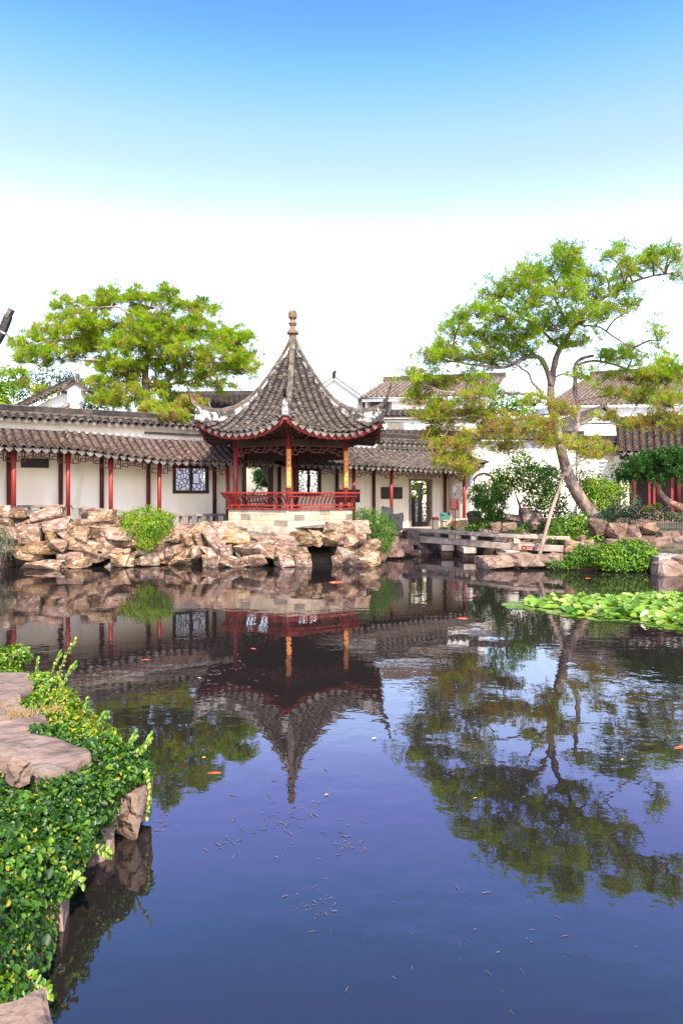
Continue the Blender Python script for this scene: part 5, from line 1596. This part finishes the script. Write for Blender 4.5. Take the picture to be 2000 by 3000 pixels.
for a_ in (45, 135, 90): mb.beam(fx - V((.44 * math.cos(rad(a_)), 0, .36 * math.sin(rad(a_)))), fx + V((.44 * math.cos(rad(a_)), 0, .36 * math.sin(rad(a_)))), .07, .06, up=V((0, 1, 0)))
mb.build('light_tracery', WHITEWALL, f_)

# house with white gable and long brown roof at right
h = thing('house', 'white gable and brown tile roof behind the leaning pine', 'house', (14, 39, 0))
Y = 38.5
ap, le, re = at(1763, 1196, Y), at(1640, 1280, Y), at(1830, 1256, Y)
pol = [(le.x, .3), (re.x, .3), (re.x, re.z), (ap.x, ap.z), (le.x, le.z)]
MB().add([V((x, Y, z)) for x, z in pol] + [V((x, Y + 8, z)) for x, z in pol], [(4, 3, 2, 1, 0), (5, 6, 7, 8, 9)] + [(i, (i + 1) % 5, 5 + (i + 1) % 5, 5 + i) for i in range(5)]).build('wall', WHITEWALL, h)
A_, D_ = V((ap.x, Y - .2, ap.z + .12)), V((le.x - .4, Y - .2, le.z - .15))
tiled_slope(h, V((ap.x, Y + 8, ap.z + .12)), A_, D_, D_ + V((0, 8.2, 0)), TILE_FAR, sp=.3, sc=1.1)
D2 = V((re.x + .4, Y - .2, re.z - .2))
tiled_slope(h, A_, V((ap.x, Y + 8, ap.z + .12)), D2 + V((0, 8.2, 0)), D2, TILE_FAR, sp=.3, sc=1.1)
MB().beam(A_ + V((0, -.02, .02)), D_ + V((0, -.02, .02)), .14, .16).build('verge', RIDGE_CAP, h)
MB().beam(A_ + V((0, -.02, .02)), D2 + V((0, -.02, .02)), .14, .16).build('verge', RIDGE_CAP, h)
h = thing('house', 'large brown tile roof rising farthest back at right', 'house', (16, 48, 0))
Y = 46.
MB().box(((xat(1600, Y) + xat(2150, Y)) / 2, Y + 4, zat(1190, Y) / 2), (xat(2150, Y) - xat(1600, Y), 7, zat(1190, Y))).build('wall', WHITEWALL, h)
tiled_slope(h, at(1730, 1100, Y + 4), at(2160, 1070, Y + 4), at(2180, 1180, Y), at(1590, 1190, Y), TILE_FAR, sp=.32, sc=1.15, pitch=.2)
MB().beam(at(1728, 1096, Y + 4), at(2160, 1066, Y + 4), .24, .3).build('roof_ridge', UPRIGHT, h)

# hall at the far right: tiled roof, red columns and doors, wall with a pierced window beside it
h = thing('hall', 'open fronted hall with brown tile roof and red posts at the right edge', 'hall', (14.5, 31, .4))
Y = 30.
tiled_slope(h, at(1800, 1222, Y + 3.2), at(2240, 1205, Y + 3.2), at(2250, 1318, Y - .6), at(1808, 1326, Y - .6), TILE_BROWN, sp=.29, sc=1.12, pitch=.115, limit=300)
for i in range(16):
    drip(h, at(1812, 1326, Y - .6) + V((.145 + .29 * i, -.03, .03)), V((0, -1, 0)), 1.15)
zf = zat(1505, Y)
MB().box((xat(2030, Y), Y + 1.6, zf - .2), (6.8, 4.0, .5)).build('plinth', STONE_BROWN_SHADED, h)
MB().box((xat(2050, Y), Y + 2.6, 2.5), (6.0, .2, 3.4)).build('back_wall', DARKWOOD, h)
MB().box((xat(1832, Y), Y + 1.4, 2.35), (.35, 2.6, 3.0)).build('side_wall', PLASTER, h)
MB().beam(at(1815, 1338, Y - .1), at(2250, 1334, Y - .1), .16, .22).build('eave_beam', DARKWOOD, h)
for px in (1855, 1985):
    MB().tube([at(px, 1510, Y), at(px, 1335, Y)], .1, 12).build('column', REDDARK, h, smooth=True)
for px, w in ((1838, .28), (1850, .2), (1900, .09), (1914, .09), (1966, .10), (1980, .10), (2020, .1)):
    p = at(px, 1500, Y + .6)
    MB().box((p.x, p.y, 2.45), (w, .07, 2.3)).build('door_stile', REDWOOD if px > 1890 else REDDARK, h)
h = thing('garden_wall', 'pale wall with a pierced fret window left of the hall', 'wall', at(1750, 1450, 31))
Y = 31.
x0, x1 = xat(1690, Y), xat(1834, Y)
zw0, zw1 = zat(1415, Y), zat(1352, Y)
xw0, xw1 = xat(1704, Y), xat(1796, Y)
mb = MB()
zt = zat(1318, Y)
for a_, b_, c_, d_ in ((x0, xw0, .3, zt), (xw1, x1, .3, zt), (xw0, xw1, .3, zw0), (xw0, xw1, zw1, zt)):
    mb.box(((a_ + b_) / 2, Y + .12, (c_ + d_) / 2), (b_ - a_, .24, d_ - c_))
mb.build('wall_body', PLASTER, h)
mb = MB()
W_, H_ = xw1 - xw0, zw1 - zw0
O_ = V((xw0, Y + .1, zw0))
for i in range(1, 8):
    mb.beam(O_ + V((W_ * i / 8, 0, 0)), O_ + V((W_ * i / 8, 0, H_ * (.35 if i in (3, 4, 5) else 1))), .05, .05, up=V((0, 1, 0)))
for j in range(1, 6):
    mb.beam(O_ + V((0 if j % 2 else W_ * .12, 0, H_ * j / 6)), O_ + V((W_ if j % 2 else W_ * .88, 0, H_ * j / 6)), .05, .045, up=V((0, 1, 0)))
mb.build('fret_tracery', WHITEWALL, h)
MB().beam(V((x0 - .3, Y - .05, zt + .1)), V((xat(1815, Y), Y - .05, zt + .1)), .5, .2).build('coping', UPRIGHT, h)
tiled_slope(h, V((x0 - .3, Y + .1, zt + .36)), V((x1, Y + .1, zt + .36)), V((x1, Y - .4, zt + .06)), V((x0 - .3, Y - .4, zt + .06)), TILE, sp=.27, sc=1.02, pitch=.12)
MB().beam(V((x0 - .3, Y + .1, zt + .5)), V((x1 - .2, Y + .1, zt + .5)), .16, .26).build('ridge_tile', UPRIGHT, h)

# pierced tile screen, paving and dark post seen through the doorway
h = thing('pierced_screen', 'pierced white screen wall seen through the doorway', 'screen', at(1230, 1525, 34.9))
Y = 34.9
mb = MB()
x0, x1 = xat(1195, Y), xat(1275, Y)
z0, z1 = zat(1528, Y), zat(1470, Y)
for i in range(7):
    for j in range(5):
        if (i + j) % 2:
            mb.box((x0 + (x1 - x0) * (i + .5) / 7, Y, z0 + (z1 - z0) * (j + .5) / 5), ((x1 - x0) / 7, .12, (z1 - z0) / 5 * .55))
        else:
            mb.box((x0 + (x1 - x0) * (i + .5) / 7, Y + .03, z0 + (z1 - z0) * (j + .5) / 5), ((x1 - x0) / 7 * .4, .12, (z1 - z0) / 5))
mb.build('tracery', WHITEWALL, h)
MB().box(((x0 + x1) / 2, Y, z0 - .18), (x1 - x0, .2, .36)).build('base', BRICK_GREY, h)
MB().box((at(1209, 1500, 34.3).x, 34.3, 1.35), (.22, .22, 1.4)).solid('stone_post', SLATE, 'dark post standing inside the doorway', 'post', bevel=.03)
tag(MB().prism([(2.2, 33.2), (7, 35.4), (7, 42), (2.2, 42)], .3, .68).build('paving', PAVE, None), kind='structure')

# trees on the near shore, behind the viewer, that the mirror can see
bush('broadleaf_tree', 'leafy tree on the shore outside the right edge, seen only in the mirror', 'tree', [(2500, 1150, 260, 150, 17), (2600, 1000, 200, 120, 17.5), (2450, 1300, 200, 90, 16.5)], LEAF, .2, .1, 60, stems=[(((2520, 1500, 17), (2520, 1300, 17), (2530, 1150, 17)), .2, .1)], lump=.4)

# ------------------------------------------------------------------ near bank at left: slabs, ivy, rocks
BANK = [(-1.1, 1.2), (-1.2, 2.3), (-1.34, 3.0), (-1.52, 3.7), (-1.62, 4.15), (-1.62, 4.5), (-1.50, 4.75), (-1.46, 5.0), (-1.60, 5.4), (-1.92, 5.8), (-2.3, 6.3), (-2.85, 7.0), (-3.6, 7.6), (-6, 8.2), (-12, 9), (-12, -3), (-.95, -3)]


def bank_z(x, y):
    d = sdist(x, y, BANK)
    return -.45 + .93 * smooth(-.22, .20, d) + .10 * noise.noise(V((x * 1.7, y * 1.7, 3))) * smooth(0, .3, d) + .03 * noise.noise(V((x * 6, y * 6, 1)))


bx = [-9 + .5 * i for i in range(11)] + [-3.9 + .11 * i for i in range(29)]
by = [-2 + .4 * i for i in range(8)] + [1.2 + .11 * i for i in range(68)]
tag(MB().grid([[V((x, y, bank_z(x, y))) for x in bx] for y in by]).build('earth_bank', SOIL, None, smooth=True), kind='structure')


def slab(name, label, outline, z, th, mat, seed, tilt=(0, 0)):
    """flat rock with an uneven top; outline in plan"""
    root_c = V((sum(p[0] for p in outline) / len(outline), sum(p[1] for p in outline) / len(outline), z))
    pts = curve([V((x, y, 0)) for x, y in outline + outline[:1]], 3)[:-1]
    n_ = len(pts)
    vs, fs = [], []
    rings = ((1.0, -th), (1.02, -th * .45), (1.0, -.05), (.965, -.012), (.8, 0), (.5, .0), (.2, .0))
    for k, dz in rings:
        for i, p in enumerate(pts):
            j = 1 + .05 * noise.noise(V((i * 1.7, seed, dz * 9)))
            x, y = root_c.x + (p.x - root_c.x) * k * j, root_c.y + (p.y - root_c.y) * k * j
            zz = z + dz + (.030 * noise.noise(V((x * 2.1, y * 2.1, seed))) + .018 * noise.noise(V((x * 6, y * 6, seed)))) + (x - root_c.x) * tilt[0] + (y - root_c.y) * tilt[1]
            vs.append((x, y, zz))
    for a_ in range(len(rings) - 1):
        for i in range(n_):
            fs.append((a_ * n_ + i, a_ * n_ + (i + 1) % n_, (a_ + 1) * n_ + (i + 1) % n_, (a_ + 1) * n_ + i))
    fs.append(tuple((len(rings) - 1) * n_ + i for i in range(n_)))
    return MB().add(vs, fs).solid(name, mat, label, 'rock')


def pxz(pts, z):
    return [(xat(px, (EYE - z) * F / (py - HY)), (EYE - z) * F / (py - HY)) for px, py in pts]


SLAB1 = pxz([(-160, 1962), (70, 1962), (108, 1978), (104, 2006), (70, 2030), (48, 2042), (-60, 2046), (-180, 2050)], .60)
SLAB2 = pxz([(-160, 2062), (30, 2046), (60, 2066), (120, 2085), (140, 2100), (100, 2125), (90, 2148), (-160, 2180)], .57)
SLAB3 = pxz([(-160, 2150), (60, 2150), (110, 2148), (200, 2170), (262, 2192), (266, 2214), (190, 2250), (120, 2268), (105, 2275), (40, 2235), (-160, 2232)], .56)
slab('rock_slab', 'flat pinkish rock slab farthest along the near bank, edged by ivy', SLAB1, .60, .30, SLABROCK, 1)
slab('rock_slab', 'middle flat rock slab on the near bank with dry grass on it', SLAB2, .575, .3, SLABROCK, 2, tilt=(0, .01))
slab('rock_slab', 'broad cracked rock slab tapering to the water on the near bank', SLAB3, .565, .34, SLABROCK, 3)
SLAB4 = pxz([(-200, 2960), (40, 2925), (128, 2890), (146, 2930), (165, 3000), (170, 3060), (-200, 3100)], .34)
slab('rock_slab', 'greyish rock slab in the bottom left corner', SLAB4, .34, .3, SLABROCK, 4)
nr = random.Random(21)


def near_rock(label, lst, mat, name='rock'):
    c0 = at(*lst[0][:3])
    root = thing(name, label, 'rock', (c0.x, c0.y, 0))
    for px, py, Y, w, h_, k in lst:
        c = at(px, py, Y); s = Y / F
        stone(root, c, (w * s * 1.1, w * s * .9, h_ * s * 1.15), mat, rz=nr.uniform(-.4, .4), tilt=.12, k=k, rnd=nr)


near_rock('upright pinkish rock standing in the water under the ivy', [(382, 2385, 4.70, 74, 140, 3), (405, 2335, 4.88, 70, 110, 6), (345, 2365, 4.72, 56, 110, 8)], STONE_PINK)
near_rock('mossy low rock half hidden below the ivy at the waterline', [(292, 2475, 4.45, 70, 80, 2), (262, 2500, 4.35, 50, 60, 9)], STONE_PINK)
near_rock('dark rounded boulder at the waterline low on the near bank', [(160, 2660, 3.78, 110, 90, 5)], STONE_PINK)
near_rock('reddish block under the broad slab on the near bank', [(55, 2262, 4.22, 66, 70, 1), (20, 2240, 4.35, 40, 40, 4)], STONE_PINK)

# ivy: leaves over the bank, in mounds along its rim and hanging down its face
ivy = thing('ivy_plant', 'dense glossy ivy covering the near bank and spilling to the water', 'ivy', (-1.7, 4.2, .3))


def inpoly(x, y, poly):
    return sdist(x, y, poly) > .02


IC, IN = [], []
cand = np.stack([RNG.uniform(-3.9, -.9, 120000), RNG.uniform(1.4, 8.2, 120000)], 1)
for x, y in cand:
    if x / y < -.56: continue
    d = sdist(x, y, BANK)
    if d < -.10 or d > 1.6: continue
    if any(inpoly(x, y, S) for S in (SLAB1, SLAB2, SLAB3, SLAB4)): continue
    if y > 4.75 and d > .75: continue
    z = bank_z(x, y)
    if z < .04: continue
    lift = .05 * max(0, noise.noise(V((x * 3, y * 3, 9)))) * 2
    zz = z + RNG.uniform(.005, .05) + lift
    e_ = .05
    nx, ny = -(bank_z(x + e_, y) - z) / e_, -(bank_z(x, y + e_) - z) / e_
    IC.append((x + nx * .02, y + ny * .02, zz)); IN.append((nx * .8, ny * .8, 1.0))
IC, IN = np.array(IC), unit(np.array(IN))
mounds = [(150, 2012, 50, 40, 6.2), (118, 2000, 40, 30, 6.4), (185, 2070, 50, 50, 5.85), (150, 2130, 46, 36, 5.6), (205, 2140, 50, 44, 5.45), (255, 2160, 50, 44, 5.25), (310, 2200, 60, 50, 5.0), (375, 2235, 60, 52, 4.9), (415, 2258, 36, 40, 4.85),
          (335, 2280, 60, 50, 4.65), (265, 2310, 70, 60, 4.5), (200, 2330, 70, 60, 4.3), (230, 2390, 70, 60, 4.25), (290, 2370, 60, 50, 4.4), (130, 2420, 90, 80, 4.0), (60, 2400, 90, 70, 4.0), (190, 2480, 80, 70, 3.95), (120, 2540, 90, 80, 3.7), (40, 2560, 90, 90, 3.5), (170, 2580, 60, 50, 3.75),
          (40, 2680, 80, 90, 3.35), (10, 2800, 60, 90, 3.1), (60, 2790, 34, 50, 3.15), (30, 1925, 60, 34, 7.3), (-30, 1935, 60, 40, 7.2), (30, 2900, 50, 40, 2.9), (240, 2440, 60, 50, 4.3), (215, 2535, 36, 46, 3.95), (20, 2870, 50, 50, 2.95)]
MC, MN = blob_points([px_blob(px, py, rx, ry, Y, rx * Y / F) for px, py, rx, ry, Y in mounds], 56000 / 2.4, .45, .5)
ok = MC[:, 2] > .03
MC, MN = MC[ok], MN[ok]
C = np.concatenate([IC, MC]); Nn = np.concatenate([IN, unit(MN + np.array([0, 0, .5]))])
N = unit(Nn + RNG.normal(size=C.shape) * .45)
n_ = len(C)
T = RNG.normal(size=C.shape) + np.array([.3, 0, -.8])
tone = np.array([noise.noise(V(c * 3.1)) for c in C]) * .35
far = np.clip((C[:, 1] - 4.4) / 1.2, 0, 1)
rnd = np.clip(.27 + tone + far * .42 + RNG.normal(size=n_) * .2, 0, .97)  # near leaves darkened, lower-bank shade painted in; rim leaves yellow-green
rnd = np.where(RNG.random(n_) < .025, RNG.uniform(.9, 1, n_), rnd)
Ls = .029 * np.exp(RNG.normal(size=n_) * .28); Ws = Ls * RNG.uniform(.55, .8, n_)
# the leaves that show largest are parts of their own
vis = np.where((C[:, 0] / C[:, 1] > -.47) & (C[:, 1] < 4.8) & (N[:, 1] < .2), Ls / C[:, 1], 0) * RNG.uniform(.6, 1, n_)
order = np.argsort(-vis)
single, rest = order[:300], order[300:]
leaves('ivy_leaves', C[rest], N[rest], Ls[rest], Ws[rest], rnd[rest], IVY, ivy, T[rest], kind='stuff')
v1, q1 = leaf_arrays(np.zeros((1, 3)), np.array([[0, 0, 1.]]), 1.0, .74, np.array([[0, 1., 0]]))
LEAF_ME = fast_mesh('leaf', v1, q1, IVY_OBJ)
for i in single:
    nz_, t_ = V(N[i]).normalized(), V(T[i])
    t_ = (t_ - nz_ * t_.dot(nz_)).normalized(); b_ = t_.cross(nz_)
    R = Matrix(((b_.x, t_.x, nz_.x, C[i][0]), (b_.y, t_.y, nz_.y, C[i][1]), (b_.z, t_.z, nz_.z, C[i][2]), (0, 0, 0, 1)))
    put('leaf', LEAF_ME, ivy, R @ Matrix.Scale(Ls[i] * 1.15, 4))
# runners that reach out over the water, with paired leaves
sprigs = [((165, 2000, 6.1), (190, 1930, 6.05), (222, 1876, 6.0)), ((185, 2010, 6.0), (205, 1965, 5.95), (226, 1945, 5.9)), ((105, 1990, 6.4), (110, 1950, 6.4), (112, 1932, 6.4)), ((150, 1975, 6.3), (170, 1930, 6.3), (182, 1912, 6.25)),
          ((20, 1930, 7.2), (55, 1910, 7.1), (86, 1902, 7.05)), ((240, 2085, 5.5), (258, 2060, 5.45), (256, 2050, 5.4)), ((290, 2120, 5.2), (305, 2095, 5.2), (320, 2095, 5.15)), ((360, 2210, 4.95), (385, 2170, 4.9), (400, 2148, 4.9)),
          ((395, 2215, 4.85), (425, 2185, 4.8), (444, 2155, 4.8)), ((420, 2260, 4.8), (436, 2290, 4.75), (440, 2350, 4.75)), ((430, 2250, 4.8), (438, 2330, 4.7), (432, 2390, 4.7)), ((240, 2480, 4.2), (300, 2490, 4.1), (325, 2505, 4.0)),
          ((60, 2860, 3.0), (110, 2870, 2.98), (150, 2910, 2.95)), ((190, 2090, 5.8), (182, 2030, 5.8), (176, 1990, 5.8)), ((150, 2100, 5.9), (146, 2040, 5.9), (140, 1985, 5.95)), ((190, 2560, 3.8), (225, 2570, 3.75), (245, 2590, 3.7))]
mb = MB()
SC_, SN_, ST_ = [], [], []
for sp_ in sprigs:
    pts = curve([at(*p) for p in sp_], 5)
    mb.tube(pts, [.006 - .004 * i / (len(pts) - 1) for i in range(len(pts))], 5)
    for i in range(2, len(pts)):
        d = (pts[i] - pts[i - 1]).normalized()
        for sd in (-1, 1):
            o_ = V((random.uniform(-.3, .3), random.uniform(-.6, .6), sd)).normalized()
            SC_.append(pts[i] + o_ * .018); ST_.append(o_ + d * .5); SN_.append(V((random.gauss(0, .4), -.7, .6)))
mb.build('runners', STEM, ivy)
k_ = len(SC_)
leaves('runner_leaves', np.array([tuple(p) for p in SC_]), unit(np.array([tuple(p) for p in SN_])), .034, .021, RNG.uniform(.45, .93, k_), IVY, ivy, np.array([tuple(p) for p in ST_]), kind='stuff')
# dry grass tuft on the slabs
mb = MB()
gr = random.Random(5)
for px, py in ((45, 2085), (60, 2088), (30, 2095), (10, 2060), (70, 2092), (150, 2075), (146, 2080)):
    p = at(px, py, (EYE - .6) * F / (py - HY))
    for _ in range(22):
        q = p + V((gr.gauss(0, .05), gr.gauss(0, .03), -.02))
        t_ = q + V((gr.gauss(0, .05), gr.gauss(0, .03), gr.uniform(.02, .09)))
        mb.add([q - V((.003, 0, 0)), q + V((.003, 0, 0)), t_], [(0, 1, 2)])
mb.solid('dry_grass', STEM, 'thin dry grass growing in the joints of the slabs', 'grass', kind='stuff')

# ------------------------------------------------------------------ water lilies
lily = thing('water_lily', 'dense patch of round water lily leaves on the pond at right', 'water lily', (6.5, 14.2, 0))


def pad_template(curl, seed):
    r = random.Random(seed)
    n_ = 18
    vs = [(0, 0, 0)]
    for rr, k in ((.55, .25), (1.0, 1.0)):
        for i in range(n_):
            a_ = rad(14) + (2 * math.pi - rad(28)) * i / (n_ - 1)
            w = 1 + .05 * math.sin(3 * a_ + seed) + .03 * r.uniform(-1, 1)
            vs.append((rr * w * math.cos(a_), rr * w * math.sin(a_), curl * k * (.6 + .5 * math.sin(2 * a_ + seed))))
    fs = [(0, 1 + i, 2 + i) for i in range(n_ - 1)] + [(1 + i, 1 + n_ + i, 2 + n_ + i, 2 + i) for i in range(n_ - 1)]
    me = bpy.data.meshes.new('leaf'); me.from_pydata(vs, [], fs); me.materials.append(PAD)
    me.polygons.foreach_set('use_smooth', [True] * len(me.polygons)); me.update()
    return me


FLATP = [pad_template(.02, 1), pad_template(.05, 2)]
CURLP = [pad_template(.35, 3), pad_template(.6, 4), pad_template(.25, 5)]


def wpt(px, py):
    Y = EYE * F / (py - HY)
    return (xat(px, Y), Y)


LPOLY = [wpt(*p) for p in ((1466, 1771), (1530, 1757), (1600, 1748), (1700, 1745), (1790, 1748), (1860, 1742), (1900, 1735), (2000, 1737), (2150, 1737), (2150, 1870), (2000, 1846), (1930, 1843), (1880, 1832), (1840, 1822), (1760, 1822), (1690, 1812), (1640, 1806), (1590, 1792), (1500, 1784))]
lr = random.Random(6)
pads = []
tries = 0
while len(pads) < 900 and tries < 60000:
    tries += 1
    x, y = lr.uniform(3, 11), lr.uniform(11, 17.5)
    d = sdist(x, y, LPOLY)
    if d < .02: continue
    if x / y > .53: continue
    inner = d > .32
    rmin = .085 if inner else .13
    if any((x - a_) ** 2 + (y - b_) ** 2 < rmin ** 2 for a_, b_, *_ in pads): continue
    pads.append((x, y, d))
pads.sort(key=lambda p: p[1])
nobj = 0
SV, SF, SR = [], [], []
for i, (x, y, d) in enumerate(pads):
    s = lr.choice((lr.uniform(.045, .08), lr.uniform(.07, .115), lr.uniform(.09, .13)))
    up = d > .30 and lr.random() < .75
    if up:
        z = lr.uniform(.015, .075) * min(1, d / .6)
        tilt = Matrix.Rotation(lr.gauss(.12, .26), 4, 'X') @ Matrix.Rotation(lr.gauss(0, .28), 4, 'Y')
        me = lr.choice(CURLP)
    else:
        z = .004 + lr.random() * .012
        tilt = Matrix.Rotation(lr.gauss(0, .02), 4, 'X') @ Matrix.Rotation(lr.gauss(0, .02), 4, 'Y')
        me = lr.choice(FLATP)
    m = Matrix.Translation((x, y, z)) @ tilt @ Matrix.Rotation(lr.uniform(0, 6.28), 4, 'Z') @ Matrix.Scale(s, 4)
    if nobj < 300:
        put('leaf', me, lily, m); nobj += 1
    else:
        b0 = len(SV)
        SV += [tuple(m @ v.co) for v in me.vertices]
        SF += [tuple(b0 + k for k in p.vertices) for p in me.polygons]
        SR += [lr.random()] * len(me.vertices)
me = bpy.data.meshes.new('far_leaves'); me.from_pydata(SV, [], SF); me.materials.append(PAD_STUFF)
a_ = me.attributes.new('rnd', 'FLOAT', 'POINT'); a_.data.foreach_set('value', SR); me.update()
tag(put('far_leaves', me, lily), kind='stuff')

# ------------------------------------------------------------------ koi and floating leaves
def koi(label, px, py, L, yaw):
    x, y = wpt(px, py)
    root = thing('koi', label, 'fish', (x, y, 0), 'koi in the pond')
    R = Matrix.Translation((x, y, -.008)) @ Matrix.Rotation(yaw, 4, 'Z') @ Matrix.Scale(L, 4)
    prof = [(-.5, .005), (-.44, .05), (-.3, .10), (-.1, .125), (.1, .11), (.25, .075), (.36, .04)]
    mb = MB()
    vs = [(px_, r_ * math.cos(a_), r_ * .75 * math.sin(a_)) for px_, r_ in prof for a_ in [2 * math.pi * k / 8 for k in range(8)]]
    fs = [(i * 8 + k, i * 8 + (k + 1) % 8, (i + 1) * 8 + (k + 1) % 8, (i + 1) * 8 + k) for i in range(len(prof) - 1) for k in range(8)]
    mb.add([R @ V(v) for v in vs], fs).build('body', KOI, root, smooth=True)
    MB().add([R @ V(v) for v in ((.33, 0, .02), (.5, .09, .025), (.45, 0, .02), (.5, -.09, .025))], [(0, 1, 2), (0, 2, 3)]).build('tail_fin', KOI, root)
    for s in (-1, 1):
        MB().add([R @ V(v) for v in ((-.22, s * .09, .015), (-.10, s * .2, .018), (-.08, s * .11, .018))], [(0, 1, 2)]).build('side_fin', KOI, root)


koi('bright red koi swimming near the left bank ivy', 625, 2264, .17, 3.2)
koi('small red koi below the reflection of the left columns', 430, 1932, .16, .4)
koi('orange koi in the dark reflection of the pavilion', 741, 1900, .16, 2.6)
koi('red koi just in front of the cave under the pavilion', 985, 1706, .42, .3)
koi('red koi near the reflection of the white wall', 1352, 1812, .26, 3.0)
koi('faint red koi left of the lily patch', 1388, 1745, .22, .8)
koi('red koi by the shadow of the rounded bush', 1722, 1694, .22, .2)
koi('pinkish koi at the right edge of the open water', 1992, 2188, .2, .5)

for lab, px, py, s in (('yellow leaf floating above the bright red koi', 598, 2222, .055), ('yellow leaf floating in the reflection of the big pine', 1822, 2228, .05), ('curled tan leaf floating in the reflection of the pine crown', 1392, 2342, .06), ('pale petal floating in the reflected pavilion roof', 585, 1988, .06),
                       ('pale leaf floating right of the reflected finial', 1096, 2166, .07), ('yellow leaf floating below the reflected finial', 956, 2331, .045)):
    x, y = wpt(px, py)
    v_, q_ = leaf_arrays(np.zeros((1, 3)), np.array([[0, 0, 1.]]), s * .75, s * .24, np.array([[1., .3, 0]]), fold=.5)
    o = put('floating_leaf', fast_mesh('floating_leaf', v_, q_, YELLOWPAINT if 'yellow' in lab else WHITEPAINT if 'pale' in lab else STEM), None, Matrix.Translation((x, y, .006)))
    tag(o, lab, 'leaf', 'leaves floating on the pond', 'thing')
SV, NV = [], []
for cx, cy, sx, sy, k in ((820, 2400, 170, 70, 60), (1030, 2480, 60, 30, 24), (930, 2650, 60, 50, 26), (660, 2480, 70, 50, 14), (620, 2000, 130, 60, 34), (640, 1960, 90, 30, 24), (1500, 2750, 250, 140, 14), (1200, 2800, 300, 120, 14), (860, 2150, 260, 160, 20), (1500, 2200, 300, 160, 12), (470, 2430, 40, 40, 14)):
    for _ in range(k):
        px, py = lr.gauss(cx, sx * .6), lr.gauss(cy, sy * .6)
        x, y = wpt(px, py)
        SV.append((x, y, .004))
SV = np.array(SV); k = len(SV)
o = leaves('drift', SV, np.tile([0, 0, 1.], (k, 1)), RNG.uniform(.25, 1, k) ** 1.5 * .018 * SV[:, 1], RNG.uniform(.25, 1, k) * .0015 * SV[:, 1], RNG.random(k), SCUM, None)
tag(o, 'thin flecks of drifting debris on the open water', 'debris', kind='stuff')
o.name = 'floating_debris'
